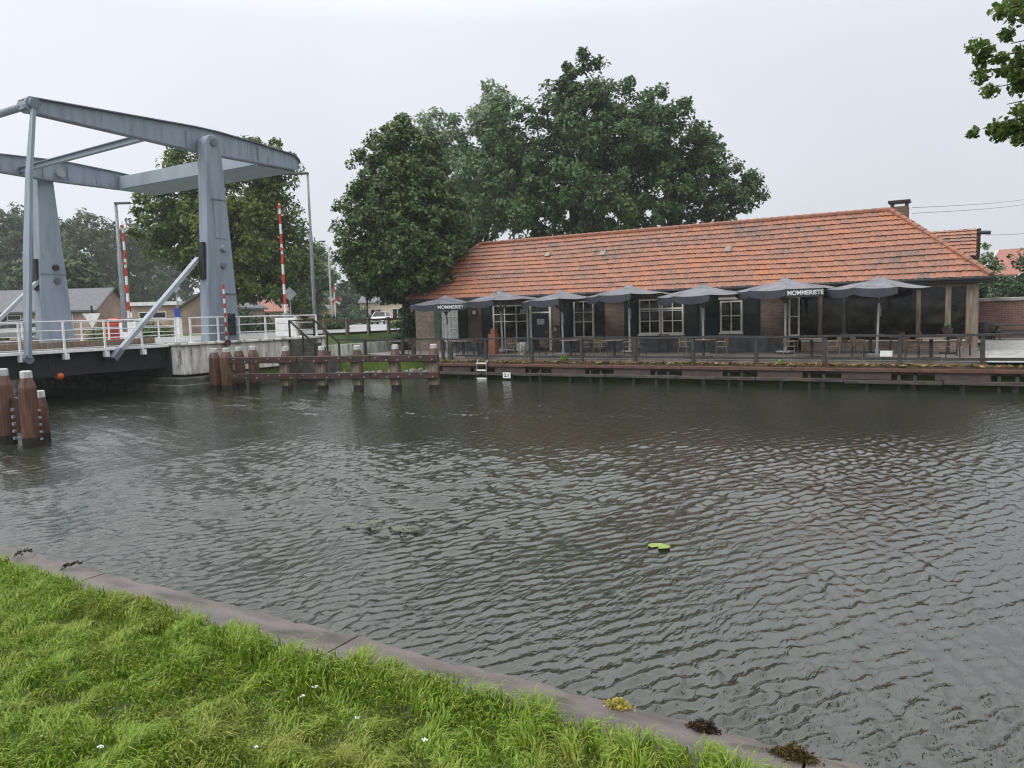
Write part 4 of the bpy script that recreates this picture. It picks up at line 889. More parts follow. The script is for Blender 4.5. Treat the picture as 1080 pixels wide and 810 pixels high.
q = at_n(823, 384, 29.8); weed('low green weed on the quay edge below the lettered parasol', (q.x, 29.8, .74), .26, 30, 2, WEED)
q = at_n(652, 383, 29.8); weed('small weed on the quay edge below the fourth parasol', (q.x, 29.8, .74), .15, 16, 3, WEED)

# ------------------------------------------------------------------ right hand yard
p0, p1 = at_n(1032, 341, 49.5), at_n(1080, 341, 49.5)
bwl = thing('brick_wall', 'red brick garden wall with a grey coping behind the gravel yard', 'wall', (8, 49.5, .9))
MB().bb(.2, 30, 49.4, 49.7, .8, 2.92).build('wall_face', BRK_R, bwl, off=(8, 49.5, .9)); MB().bb(.15, 30, 49.3, 49.8, 2.92, 3.12).build('coping', CONC, bwl, off=(8, 49.5, .9), bevel=.03)
q = at_n(1070, 341, 47.2); t = thing('picnic_table', 'dark timber picnic table in front of the red brick wall', 'picnic table', (q.x, 47.2, .93), R(8))
MB().bb(-1.0, 1.0, -.4, .4, .72, .79).build('tabletop', DARKTIM, t)
for y in (-.72, .72): MB().bb(-1., 1., y-.14, y+.14, .42, .48).build('bench', DARKTIM, t)
for x in (-.75, .75): MB().bar((x, -.75, 0), (x, -.2, .72), .1, .08, up=(1, 0, 0)).bar((x, .75, 0), (x, .2, .72), .1, .08, up=(1, 0, 0)).bb(x-.04, x+.04, -.78, .78, .34, .42).build('trestle', DARKTIM, t)
q = at_n(1040, 341, 47.8); t = thing('garden_barrel', 'dark barrel standing behind the corner post by the brick wall', 'barrel', (q.x, 47.8, .93)); MB().lathe([(.3, 0), (.38, .35), (.38, .55), (.3, .9), (.26, .9)], 14).build('staves', DARKTIM, t)

def house(name, label, loc, rz, L, D_, hw, hr, wm, rm, cat='house', wins=(), over=.35, gable_verge=None, chimney=None, gm=None):
    t = thing(name, label, cat, loc, rz)                            # ridge along local x, front at -y
    MB().bb(-L/2, L/2, -D_/2, D_/2, -1, hw).build('wall', wm, t)
    for x in (-L/2, L/2): MB().prism([(-D_/2, hw), (D_/2, hw), (0, hr-.12)], 'x', x-.0 if x < 0 else x-.12, x+.12 if x < 0 else x).build('gable', gm or wm, t)
    sl = (hr-hw)/(D_/2); rr = MB(); ez = hw - over*sl
    for s in (-1, 1): rr.add([(-L/2-over*.6, s*(D_/2+over), ez), (L/2+over*.6, s*(D_/2+over), ez), (L/2+over*.6, 0, hr), (-L/2-over*.6, 0, hr), (-L/2-over*.6, s*(D_/2+over), ez-.16), (L/2+over*.6, s*(D_/2+over), ez-.16), (L/2+over*.6, 0, hr-.16), (-L/2-over*.6, 0, hr-.16)], [(0, 1, 2, 3), (4, 7, 6, 5), (0, 4, 5, 1), (1, 5, 6, 2), (3, 7, 4, 0)])
    ro = rr.build('roof', rm, t)
    if gable_verge:
        v = MB()
        for x in (-L/2-over*.6-.03, L/2+over*.6+.03):
            for s in (-1, 1): v.bar((x, s*(D_/2+over), ez-.05), (x, 0, hr-.05), .06, .22, up=(1, 0, 0))
        v.build('verge', gable_verge, ro)
    if chimney: MB().bb(chimney-.3, chimney+.3, -.3, .3, hr-.6, hr+.8).build('chimney', wm, ro)
    for (x, z, wd, ht, nx) in wins:
        f = MB().bb(x-wd/2, x+wd/2, -D_/2-.06, -D_/2-.01, z, z+ht).build('window', WHITE, t)
        p_ = MB(); 
        for k in range(nx): a = x-wd/2+.07+k*(wd-.07)/nx; p_.bb(a, a+(wd-.07)/nx-.07, -D_/2-.07, -D_/2-.062, z+.07, z+ht-.07)
        p_.build('pane', GLASS, f)
    return t
# right: farther house with red roof, nearer grey roof with a white verge
c = at_d(1075, 268, 82); house('house', 'distant house with a red tiled roof and grey gable at the right edge', (c.x+4.5, c.y+2, 1.0), R(-22), 13, 8.0, 4.9, 7.6, BRK_P, REDROOF, wins=((-3, 1.2, 1.6, 1.4, 2),), gable_verge=WHITE, gm=SLATE)
c = at_d(1080, 300, 62); house('house', 'grey roofed house with a white verge board behind the bush', (c.x+4.2, c.y+1, 1.0), R(62), 9, 9.0, 2.9, 5.6, BRK_P, SLATE, gable_verge=WHITE, gm=SLATE)
# left: house with slate grey roof behind the far tower, with its flat annex
c = at_d(104, 350, 76); house('house', 'brick house with a blue grey tiled roof seen behind the bridge', (c.x-6.9*.857, c.y-6.9*.515+2, 1.95), R(31), 13.2, 6.4, 2.75, 4.75, BRK_P, SLATE, wins=((2.6, .7, 3.4, 1.5, 3), (-2, .7, 2.6, 1.5, 2)), over=.4, gable_verge=BLACK, chimney=None)
p = at_d(162, 350, 74); t = thing('annex', 'flat roofed brick annex with a white fascia and strip window behind the bridge', 'outbuilding', (p.x, p.y, 1.95), R(31))
MB().bb(-2.0, 2.4, 0, 5, -1, 2.75).build('wall', BRK_P, t); MB().bb(-2.15, 2.5, -.2, 5.2, 2.752, 3.1).build('fascia', WHITE, t)
f = MB().bb(-1.3, 1.35, -.05, -.01, 1.5, 2.15).build('window', WHITE, t); MB().bb(-1.22, .0, -.06, -.052, 1.58, 2.07).bb(.08, 1.27, -.06, -.052, 1.58, 2.07).build('pane', GLASS, f)
p = at_d(206, 350, 72); house('outbuilding', 'brick gable building with a white framed window left of the near tower', (p.x+.5, p.y+3, 1.95), R(121), 8, 5.2, 2.5, 4.1, BRK_P, SLATE, 'outbuilding', wins=())
# distant street houses seen under the round tree
for i, (px, D, wd, hw, hr, wm, rm, lb) in enumerate(((412, 118, 8, 3.4, 4.6, pm('cream_wall', (.55, .46, .34), (.45, .38, .28), .8), SLATE, 'cream rendered house behind the white parked car'), (378, 150, 9, 3.0, 5.6, pm('pale_wall', (.55, .54, .5), None, .8), SLATE, 'far pale house with a grey roof beyond the parked car'),
        (330, 128, 7, 2.8, 4.6, pm('peach_wall', (.5, .36, .26), None, .8), SLATE, 'small peach coloured house beside the street lamp'), (298, 120, 9, 2.6, 4.4, BRK_P, REDROOF, 'low brick house far behind the near barrier'))):
    c = at_d(px, 335, D); house('house', lb, (c.x, c.y, 1.9), R(31), wd, 7, hw, hr, wm, rm, wins=((-1.6, .8, 1.6, 1.5, 2), (1.6, .8, 1.6, 1.5, 2)))

# parked cars
def car(label, loc, rz, paint):
    t = thing('parked_car', label, 'car', loc, rz)                  # front towards -y
    sec = [(-2.05, .38, .62, .70), (-2.0, .36, .72, .80), (-1.2, .30, .88, .86), (-.95, .30, .92, .87), (.9, .30, .96, .87), (1.75, .32, .98, .84), (2.05, .40, .85, .78)]
    V = []; F = []
    for (y, z0, z1, hw) in sec:
        V += [(-hw*.92, y, z0), (hw*.92, y, z0), (hw, y, (z0+z1)/2), (hw*.93, y, z1), (-hw*.93, y, z1), (-hw, y, (z0+z1)/2)]
    for k in range(len(sec)-1):
        for j in range(6): F.append((k*6+j, k*6+(j+1) % 6, k*6+6+(j+1) % 6, k*6+6+j))
    F += [tuple(range(5, -1, -1)), tuple(range((len(sec)-1)*6, len(sec)*6))]
    bd = MB().add(V, F).build('body', paint, t, bevel=.04)
    def cab(s, y0, y1, y2, y3, zt, zb=.9): hb, ht = .80*s, .62*s; return [(-hb, y0, zb), (hb, y0, zb), (hb, y3, zb), (-hb, y3, zb), (-ht, y1, zt), (ht, y1, zt), (ht, y2, zt), (-ht, y2, zt)]
    BF = [(0, 3, 2, 1), (4, 5, 6, 7), (0, 1, 5, 4), (1, 2, 6, 5), (2, 3, 7, 6), (3, 0, 4, 7)]
    MB().add(cab(1., -1.05, -.35, 1.1, 1.8, 1.44), BF).build('windows', GLASS, t, bevel=.03)
    MB().bb(-.63, .63, -.38, 1.12, 1.425, 1.475).build('roof', paint, t, bevel=.02)
    pl = MB()
    for x in (-1, 1): pl.bar((x*.81, -1.06, .9), (x*.63, -.36, 1.45), .06, .05); pl.bar((x*.81, 1.8, .9), (x*.63, 1.1, 1.45), .06, .08)
    pl.build('pillar', paint, t)
    for x in (-.74, .74):
        MB().bb(x-.17, x+.17, -2.08, -1.98, .6, .74).build('headlight', CURTAIN, t)
        for y in (-1.3, 1.3):
            wv = MB().tube([(x-.1, y, .31), (x+.1, y, .31)], .31, 16).build('wheel', BLACK, t); MB().tube([(x-.11, y, .31), (x+.11, y, .31)], .18, 12).build('rim', GALV, wv)
    MB().bb(-.55, .55, -2.075, -2.03, .42, .60).build('grille', BLACK, t); MB().bb(-.26, .26, -2.09, -2.076, .47, .57).build('license_plate', pm('yellow_plate', (.7, .5, .05), None, .5), t)
q = at_d(402, 342, 92); car('white car parked facing the canal beyond the bollard fence', (q.x, q.y, 2.14), R(26), pm('white_car_paint', (.75, .76, .77), (.68, .69, .7), .2, 1.))
q = at_d(20, 345, 52); car('silver car on the road left of the far bridge tower', (q.x, q.y, 2.0), R(-50), pm('silver_car_paint', (.42, .43, .44), (.38, .39, .4), .25, 1.))

# road side guard fence with timber posts
fa = [at_z(345, 353, 2.02), at_z(367, 353, 2.0), at_z(380, 352.5, 2.0), at_z(393, 351.5, 2.), at_z(404, 350.5, 2.0), at_z(413, 350, 2.)]
fa = [Vector((-32.05, 30.6 + 1.9*i, 1.95)) for i in range(8)]
t = thing('guard_fence', 'low timber post and rail fence along the road above the lawn', 'fence', fa[0])
for p in fa: MB().bb(p.x-.09, p.x+.09, p.y-.09, p.y+.09, 1.2, 2.98).build('post', WOODP, t, off=fa[0], bevel=.01)
for a, b in zip(fa[:-1], fa[1:]): MB().bar((a.x+.12, a.y, 2.85), (b.x+.12, b.y, 2.85), .06, .12).build('rail', WOODP, t, off=fa[0])
rwl = thing('retaining_wall', 'low grey concrete retaining wall below the strip of lawn by the road', 'wall', (-30.9, 36, .9))
MB().bb(-31.0, -30.8, 29.7, 44, .5, 1.50).build('wall_face', DIRTYW, rwl, bevel=.02, off=(-30.9, 36, .9))
struct(sheet('lawn', [(-31.0, 29.7, 1.49), (-31.0, 44, 1.49), (-32.4, 44, 2.06), (-32.4, 29.7, 2.06)], 0, LAND, lambda p: p[2]))
# stairs with dark handrail at the end of the abutment
of3 = (-29.3, 27.8, 1.2); t = thing('stair_flight', 'short concrete stair with a black handrail at the end of the white railing', 'stairs', of3)
s = MB()
for k in range(6): s.bb(-29.05+.3*k, -28.75+.3*k, 27.0, 28.6, .3, 2.0-.22*k)
s.build('steps', pm('dark_step', (.10, .095, .085), (.05, .05, .04), .8), t, off=of3)
h = MB()
for y in (27.0, 28.65):
    h.bar((-29.0, y, 2.95), (-27.3, y, 1.75), .06, .08); 
    for x, z in ((-29.0, 2.95), (-28.1, 2.32), (-27.3, 1.8)): h.bb(x-.035, x+.035, y-.035, y+.035, z-1.1, z)
h.bar((-29.0, 27.0, 2.93), (-29.0, 28.65, 2.93), .06, .06)
h.build('handrail', BLACK, t, off=of3)
# overhead wires
def wire(label, p0, p1):
    p0, p1 = Vector(p0), Vector(p1); pts = [p0.lerp(p1, k/12) - Vector((0, 0, .15*math.sin(math.pi*k/12))) for k in range(13)]
    tag(MB().tube(pts, .011, 5).build('overhead_wire', BLACK), label, 'wire', 'overhead wires')
wire('upper overhead wire running right from the chimney', at_n(962, 219, 40.5), at_d(1110, 206, 60)); wire('middle overhead wire running right from the chimney', at_n(962, 225, 40.5), at_d(1110, 211, 60)); wire('lowest overhead wire running right from the rear flue pipe', at_n(1040, 248, 47), at_d(1115, 240, 60))

# ------------------------------------------------------------------ vegetation
def leaves(C_, Rad, per, size, r, flat=.75, up=.35, center=None, droop=0.):
    n = len(C_)*per; c = np.repeat(C_, per, 0); rad = np.repeat(Rad, per)
    d = r.normal(0, 1, (n, 3)); d /= np.linalg.norm(d, axis=1)[:, None]; q = r.random(n)**.45
    off = d*(q*rad)[:, None]; off[:, 2] *= flat; P = c + off
    outw = P - center if center is not None else off.copy(); outw = outw/np.maximum(np.linalg.norm(outw, axis=1), 1e-6)[:, None]
    nr = outw*.5 + off/np.maximum(rad, .01)[:, None]*.5 + np.array([0, 0, up])[None] + r.normal(0, .55, (n, 3)); nr /= np.linalg.norm(nr, axis=1)[:, None]
    a = np.cross(nr, r.normal(0, 1, (n, 3))); a /= np.maximum(np.linalg.norm(a, axis=1), 1e-6)[:, None]; b = np.cross(nr, a)
    s = size*r.uniform(.45, 1.5, n); a = a*s[:, None]; b = b*(s*.62)[:, None]
    a[:, 2] -= droop*s
    V = np.stack([P - a, P + b - a*.15, P + a, P - b - a*.15], 1).reshape(-1, 3)
    return V, np.arange(n*4).reshape(-1, 4)
def tree(name, label, base, trunk_h, tr, lobes, size, per, mat, seed, group=None, lumpy=1., crad=(.7, 1.2), flat=.75, ncl=1., limbs=14, up=.35, shell=.42):
    """lobes: (dx, dy, dz, rx, ry, rz, clusters) relative to the base"""
    r = np.random.default_rng(seed); t = thing(name, label, 'tree', base, 0, group); Vs = []; Fs = []; o = 0; ends = []
    for (dx, dy, dz, rx, ry, rz, nc) in lobes:
        nc = int(nc*ncl); d = r.normal(0, 1, (nc, 3)); d /= np.linalg.norm(d, axis=1)[:, None]; q = r.random(nc)**shell
        bump = 1 + lumpy*(.10*np.sin(d[:, 0]*5+seed) + .08*np.sin(d[:, 2]*7+d[:, 1]*4))
        C_ = np.array([dx, dy, dz]) + d*(q*bump)[:, None]*np.array([rx, ry, rz]); Rad = r.uniform(*crad, nc)
        V, F = leaves(C_, Rad, per, size, r, flat, up, np.array([dx, dy, dz-.3*rz])); Vs.append(V); Fs.append(F+o); o += len(V); ends += [tuple(c) for c in C_[r.permutation(nc)[:max(3, int(limbs*nc/ (sum(l[6] for l in lobes)*ncl)))]]]
    npmesh('crown', np.concatenate(Vs), np.concatenate(Fs), mat, t)
    mb = MB(); mb.tube([(0, 0, -.6), (.04*tr, .02, trunk_h*.5), (0, 0, trunk_h), (0, 0, trunk_h*1.8)], [tr*1.25, tr, tr*.85, tr*.4], 9)
    for e_ in ends:
        e_ = Vector(e_); z0 = trunk_h*random.uniform(.85, 1.7); s = Vector((0, 0, min(z0, e_.z-.3))); mid = s.lerp(e_, .5) + Vector((random.uniform(-.3, .3), random.uniform(-.3, .3), .12*(e_-s).length)); mb.tube([s, mid, e_], [tr*.45, tr*.26, tr*.07], 6)
    mb.build('trunk', BARK, t, smooth=True)
    return t
L_LIND = leafmat('linden_leaves', [(.018, .048, .011), (.04, .085, .019), (.08, .14, .034), (.17, .23, .07)], .5, .2)
L_OAK = leafmat('oak_leaves', [(.022, .058, .015), (.042, .092, .024), (.068, .13, .034), (.105, .17, .05)], .5, .2)
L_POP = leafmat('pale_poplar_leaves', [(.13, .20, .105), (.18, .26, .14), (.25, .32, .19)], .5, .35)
L_AUT = leafmat('turning_leaves', [(.025, .062, .013), (.055, .11, .02), (.10, .16, .025), (.17, .21, .035)], .5, .28, patch=(.22, .21, .025), pscale=.22)
L_FAR = leafmat('far_leaves', [(.035, .065, .03), (.055, .09, .038), (.08, .12, .05)], .6, .2, patch=(.10, .11, .045), pscale=.08)
L_BUSH = leafmat('bush_leaves', [(.025, .055, .02), (.045, .085, .03), (.07, .12, .05)], .5, .2)
# round dense tree at the cafe's left corner
b = at_d(429, 350, 47); cx, cy = b.x, b.y
tree('broadleaf_tree', 'dense round dark green tree at the left end of the cafe roof', (cx, cy, 1.3), 2.2, .28, [(0, 0, 6.6, 4.2, 4.1, 4.2, 950), (0, 0, 9.5, 3.1, 3.1, 3.6, 380), (0, 0, 11.9, 1.3, 1.3, 2.0, 80), (0, 0, 4.8, 3.9, 3.9, 2.2, 280), (.5, .6, 2.2, 1.0, 1.0, 1.2, 40)], .105, 62, L_LIND, 11, lumpy=.15, crad=(.26, .55), shell=.34)
# oaks behind the cafe
b = at_d(612, 330, 62)
tree('broadleaf_tree', 'tall broad oak rising behind the middle of the cafe roof', (b.x, b.y, 1.2), 4.5, .5, [(0, 0, 12.2, 8.0, 7.5, 7.4, 420), (-4.5, -2.0, 12.5, 5.2, 5, 5.6, 150), (.5, .5, 18.2, 3.4, 3.2, 3.6, 85), (4.6, 2.8, 15.6, 4.4, 4.2, 4.2, 105)], .15, 105, L_OAK, 21, 'oaks behind the cafe', ncl=.9, crad=(.45, 1.1), limbs=26)
b = at_d(713, 330, 63)
tree('broadleaf_tree', 'spreading oak behind the cafe roof with the ragged right hand branches', (b.x, b.y, 1.2), 4.5, .45, [(-1.0, -.5, 11.8, 4.8, 4.8, 6.2, 170), (2.5, 1.5, 11.0, 3.2, 3.0, 3.6, 84), (4.7, 2.8, 11.2, 1.7, 1.6, 1.7, 30), (-2.4, -1.4, 15.8, 3.2, 3, 3.0, 60), (1.2, .7, 14.2, 2.6, 2.6, 2.6, 40)], .15, 100, L_OAK, 22, 'oaks behind the cafe', ncl=.82, crad=(.4, .95), limbs=22)
b = at_d(505, 330, 74)
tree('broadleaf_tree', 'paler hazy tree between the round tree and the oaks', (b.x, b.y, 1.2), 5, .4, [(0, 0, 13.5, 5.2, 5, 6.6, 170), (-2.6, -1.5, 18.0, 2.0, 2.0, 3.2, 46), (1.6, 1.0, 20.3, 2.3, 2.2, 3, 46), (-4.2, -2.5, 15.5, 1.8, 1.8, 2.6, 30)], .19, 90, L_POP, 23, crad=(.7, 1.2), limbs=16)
# tree behind the near tower
b = at_d(246, 345, 62)
tree('broadleaf_tree', 'yellowing green tree behind the near bridge tower', (b.x, b.y, 1.9), 2.6, .35, [(.6, .3, 8.4, 5.8, 5.4, 6.0, 270), (-3.9, -2.4, 9.6, 2.9, 3.0, 3.8, 90), (2.4, 1.4, 13.0, 2.8, 2.8, 2.8, 70), (-2.4, -1.4, 13.4, 1.8, 1.8, 2.2, 30), (2.6, 1.6, 5.2, 3.9, 3.6, 3.2, 110)], .15, 110, L_AUT, 31, crad=(.5, 1.1), limbs=20)
# hazy trees on the left horizon, and more beyond the street
HZ = [(-28, 96, 7, 15, 'hazy dark tree beyond the far bridge tower, cut by the left edge'), (14, 105, 6.5, 17.5, 'tall hazy tree immediately left of the far bridge tower'), (52, 112, 7, 17, 'hazy tree hidden partly by the far bridge tower'), (88, 104, 6.5, 15.5, 'hazy tree left of the grey street lamp'), (120, 118, 7, 14.5, 'hazy lighter tree behind the distant barrier arm'),
      (150, 108, 6.5, 14, 'hazy tree right of the distant barrier arm'), (185, 125, 7, 12, 'hazy low tree beyond the turning tree'), (66, 90, 5.0, 9, 'lower hazy tree behind the grey roofed house')]
for i, (px, D, rr_, hh, lb) in enumerate(HZ):
    f_ = 1.0 if D < 95 else 1.55; rr_ *= f_; hh *= f_; D *= f_; b = at_d(px, 345, D); tree('broadleaf_tree', lb, (b.x, b.y, 1.9), 3, .4, [(0, 0, hh*.55, rr_, rr_*.9, hh*.47, 150), (rr_*.35, 0, hh*.8, rr_*.5, rr_*.5, hh*.2, 36)], .32, 75, L_FAR, 40+i, 'hazy trees on the left horizon', crad=(1.0, 1.8), limbs=6)
for i, (px, D, rr_, hh, lb) in enumerate([(335, 110, 2.6, 12, 'slim far tree right of the tall street lamp'), (322, 90, 3.0, 8.5, 'dark tree behind the street lamp post'), (372, 135, 5, 8, 'far tree above the distant street houses'), (405, 150, 6, 9, 'far tree behind the cream house')]):
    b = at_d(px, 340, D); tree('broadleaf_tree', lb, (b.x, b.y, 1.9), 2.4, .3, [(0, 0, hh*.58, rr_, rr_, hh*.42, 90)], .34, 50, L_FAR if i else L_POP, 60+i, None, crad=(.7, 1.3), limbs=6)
def bush(name, label, loc, rx, ry, rz, nc, size, seed, mat=None, per=60, cat='bush'):
    r = np.random.default_rng(seed); t = thing(name, label, cat, loc)
    d = r.normal(0, 1, (nc, 3)); d[:, 2] = np.abs(d[:, 2])*.9 - .15; d /= np.linalg.norm(d, axis=1)[:, None]; q = r.random(nc)**.35
    V, F = leaves(d*q[:, None]*np.array([rx, ry, rz])+np.array([0, 0, rz*.15]), r.uniform(.25, .5, nc)*min(rx, 1.4), per, size, r, center=np.zeros(3)); npmesh('foliage', V, F, mat or L_BUSH, t)
    mb = MB()
    for k in range(7): a = k*.9; mb.tube([(0, 0, -.2), (math.cos(a)*rx*.3, math.sin(a)*ry*.3, rz*.4), (math.cos(a)*rx*.6, math.sin(a)*ry*.6, rz*.7)], [.05, .03, .012], 5)
    mb.build('stem', BARK, t); return t
b = at_n(1066, 330, 52); bush('bush', 'large dark green bush behind the brick wall at right', (b.x+.5, 52.5, 1.0), 3.2, 2.2, 4.6, 120, .13, 71)
b = at_n(1098, 330, 53); bush('bush', 'green bush at the right edge beyond the picnic table', (b.x+.6, 53.5, 1.0), 2.6, 2.2, 3.6, 80, .13, 72)
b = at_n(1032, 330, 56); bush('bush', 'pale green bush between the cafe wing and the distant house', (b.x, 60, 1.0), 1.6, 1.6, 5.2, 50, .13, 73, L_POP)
b = at_d(430, 352, 47); bush('bush', 'dark clipped bush beside the left corner of the cafe', (b.x, b.y, 1.3), 1.0, .9, 1.25, 40, .07, 74)
for px, D, s_, lb in ((352, 60, 1.3, 'low green hedge bush left of the guard fence'), (338, 62, 1.4, 'low green shrub beside the street lamp foot'), (425, 58, 1.2, 'green hedge behind the guard fence near the cafe'), (372, 105, 3., 'dark garden shrub left of the parked car'), (360, 98, 2.4, 'dark garden shrub by the saltire sign'), (386, 100, 2.4, 'garden shrub just left of the white car')):
    b = at_d(px, 342, D); bush('bush', lb, (b.x, b.y, 2.0), s_, s_*.8, s_*.8, 40, .09+.01*s_, int(px), [L_BUSH, L_AUT][int(px) % 2], 45)
for px, lb in ((108, 'yellow green shrub behind the railing right of the far tower'), (140, 'green shrub below the annex window'), (165, 'green shrub behind the railing, centre'), (280, 'dark shrub behind the railing left of the near barrier'), (258, 'dark shrub at the right foot of the near tower')):
    b = at_d(px, 348, 56); bush('bush', lb, (b.x, b.y, 1.95), 1.3, 1., .95 if px < 250 else 1.5, 34, .09, px+500, L_AUT if px < 170 else L_BUSH, 45)
# tree on the near bank whose branches reach into the upper right corner
L_NEAR = leafmat('near_branch_leaves', [(.05, .095, .025), (.09, .15, .035), (.14, .20, .04), (.20, .26, .06)], .45, .42)
def near_tree():
    base = Vector((5.2, .6, 1.25)); r = np.random.default_rng(91)
    t = thing('overhanging_tree', 'leafy branches of a tree hanging into the top right corner', 'tree', base)
    C_ = []; Rd = []; br_ = MB()
    def branch(pts, r0):
        pts = [Vector(p) for p in pts]; br_.tube([p-base for p in pts], [r0*(1-.8*k/(len(pts)-1)) for k in range(len(pts))], 6)
    br_.tube([(0, 0, -.4), (.1, .1, 2.5), (-.1, .5, 5.), (-.3, 1.0, 7.5)], [.42, .34, .27, .12], 10)
    A0 = base + Vector((-.1, .5, 4.6))
    def spray(px0, py0, px1, py1, D, n, rad):
        p = [at_d(px0, py0, D+r.uniform(-.4, .4)), at_d(px1, py1, D)]
        for k in range(n):
            f = k/max(1, n-1); c = p[0].lerp(p[1], f) + Vector(r.normal(0, .10, 3)); C_.append(c-base); Rd.append(rad*r.uniform(.5, .95))
        branch([p[1], p[0].lerp(p[1], .5)+Vector((0, 0, .05)), p[0]], .022)
    # twigs that end inside the picture
    for s in ((1048, 12, 1130, 2, 9.8, 7, .17), (1064, 22, 1150, 18, 9.7, 7, .2), (1036, 62, 1140, 52, 9.5, 10, .16), (1024, 76, 1130, 72, 9.6, 9, .13), (1050, 92, 1150, 80, 9.5, 9, .17), (1066, 46, 1140, 38, 9.6, 6, .15),
              (1062, 110, 1150, 100, 9.4, 7, .13), (1036, 136, 1140, 118, 9.6, 10, .16), (1046, 143, 1150, 130, 9.5, 9, .15), (1072, 150, 1150, 140, 9.4, 6, .12), (1082, 118, 1150, 112, 9.5, 6, .2)): spray(*s)
    hub = at_d(1165, 60, 9.2); hub2 = at_d(1165, 115, 9.0)
    branch([A0, A0.lerp(hub, .5)+Vector((.3, 0, .5)), hub, at_d(1130, 30, 9.6)], .11); branch([A0-Vector((0, 0, .8)), A0.lerp(hub2, .5)+Vector((.3, 0, .2)), hub2, at_d(1130, 120, 9.5)], .10)
    # the rest of the crown, outside the frame
    for (c, rad, nc) in (((6.3, 3.0, 8.0), (3.6, 3.4, 3.2), 90), ((4.6, 7.4, 7.2), (2.2, 2.6, 2.2), 60), ((3.6, 10.0, 6.8), (1.7, 1.6, 1.7), 40)):
        d = r.normal(0, 1, (nc, 3)); d /= np.linalg.norm(d, axis=1)[:, None]; q = r.random(nc)**.4
        for k in range(nc): C_.append(Vector(c) + Vector(d[k]*q[k]*np.array(rad)) - base); Rd.append(r.uniform(.3, .55))
    V, F = leaves(np.array([tuple(c) for c in C_]), np.array(Rd), 90, .033, r, .8, .3, np.array([0, 0, 4.]), .2)
    npmesh('crown', V, F, L_NEAR, t); br_.build('trunk', BARK, t, smooth=True)
near_tree()

# near grass
def grass():
    r = np.random.default_rng(17); n = 215000
    nv = int(n*.86)
    # most blades where the bank is seen close, the rest around it
    u = np.concatenate([r.uniform(-8.2, .9, nv), r.uniform(-14, 5, n-nv)]); v = np.concatenate([2.80 - 1.8*r.random(nv), r.uniform(-2.5, 2.7, n-nv)])
    edge = 2.73 + .03*vnoise(u, u*0, .9, 4) + .025*vnoise(u, u*0, .31, 8) + .05*smoothstep(-2.6, -1.2, u) - .14*smoothstep(-.62, -.15, u)
    keep = (v < edge + r.normal(0, .025, n)); u, v = u[keep], v[keep]; n = len(u)
    dens = .5 + .5*vnoise(u, v, .42, 1); hh = np.clip(.056 + .012*vnoise(u, v, .8, 6) + .018*vnoise(u, v, .25, 13), .03, .14)*r.uniform(.55, 1.35, n)
    hh += .035*smoothstep(.3, .03, edge[keep]-v)
    a = r.uniform(0, 6.283, n); lean = r.uniform(.25, 1.15, n); la = .8*vnoise(u, v, .35, 20)*3 + r.normal(0, .8, n)
    ld = np.stack([np.cos(la), np.sin(la), 0*la], -1); wd = np.stack([-np.sin(la), np.cos(la), 0*la], -1)*np.cos(a)[:, None]*.4 + np.stack([-np.sin(la), np.cos(la), 0*la], -1)*.6
    w_ = (r.uniform(.0020, .0056, n))[:, None]
    z0 = ZC - .03 + .025*vnoise(u, v, 1.3, 5) + .02*vnoise(u, v, .5, 11) - .008; q_ = np.clip((v - 2.48)/.1, 0, 1); z0 = z0 + (ZC - .004 - z0)*q_
    B0 = np.stack([u, v, z0], -1); up = np.array([0, 0, 1.])[None]
    P1 = B0 + up*(hh*.5)[:, None] + ld*(hh*lean*.16)[:, None]; P2 = B0 + up*(hh*(.88-.18*lean))[:, None] + ld*(hh*lean*.5)[:, None]; P3 = B0 + up*(hh*(1.05-.42*lean))[:, None] + ld*(hh*lean*.95)[:, None]
    V = np.stack([B0-wd*w_, B0+wd*w_, P1-wd*w_*.95, P1+wd*w_*.95, P2-wd*w_*.65, P2+wd*w_*.65, P3-wd*w_*.1, P3+wd*w_*.1], 1).reshape(-1, 3)
    i = np.arange(n)[:, None]*8
    F = np.concatenate([i+np.array([[0, 1, 3, 2]]), i+np.array([[2, 3, 5, 4]]), i+np.array([[4, 5, 7, 6]])], 1).reshape(-1, 4)
    M = leafmat('grass_blades', [(.075, .155, .012), (.19, .315, .022), (.26, .38, .034), (.13, .24, .014), (.38, .40, .10)], .45, .3, patch=(.30, .235, .07), pscale=1.7, spec=.35)
    return npmesh('grass', V, F, M)
struct(grass(), 'stuff')
# flowers, moss and twigs on the bank
def flower(label, px, py):
    q = at_z(px, py, ZC+.09); t = thing('white_flower', label, 'flower', (q.x, q.y, ZC-.03), random.uniform(0, 3), 'white flowers in the grass')
    MB().tube([(0, 0, 0), (.005, 0, .11)], .002, 5).build('stem', WEED, t)
    h = MB(); rr = random.Random(px)
    for k in range(22):
        a = rr.uniform(0, 6.28); q_ = rr.random()**.6*.013; c = Vector((.005+math.cos(a)*q_, math.sin(a)*q_*.8, .112 - q_*.25 + rr.uniform(-.003, .003))); d = Vector((rr.uniform(-1, 1), rr.uniform(-1, 1), rr.uniform(-.3, .6))).normalized()*.0042; e_ = d.cross(Vector((.2, .1, 1))).normalized()*.003; h.add([c-d, c+e_, c+d, c-e_], [(0, 1, 2, 3)])
    h.build('petals', LETTER, t)
for lb, px, py in (('white flower head, highest one in the grass', 331, 722), ('white flower head just below the highest one', 318, 732), ('white flower at the bottom middle of the grass', 271, 786), ('white flower left in the lower grass', 104, 785), ('white flower right of the lawn middle', 449, 778), ('small white flower beside the right hand coping', 376, 755)): flower(lb, px, py)
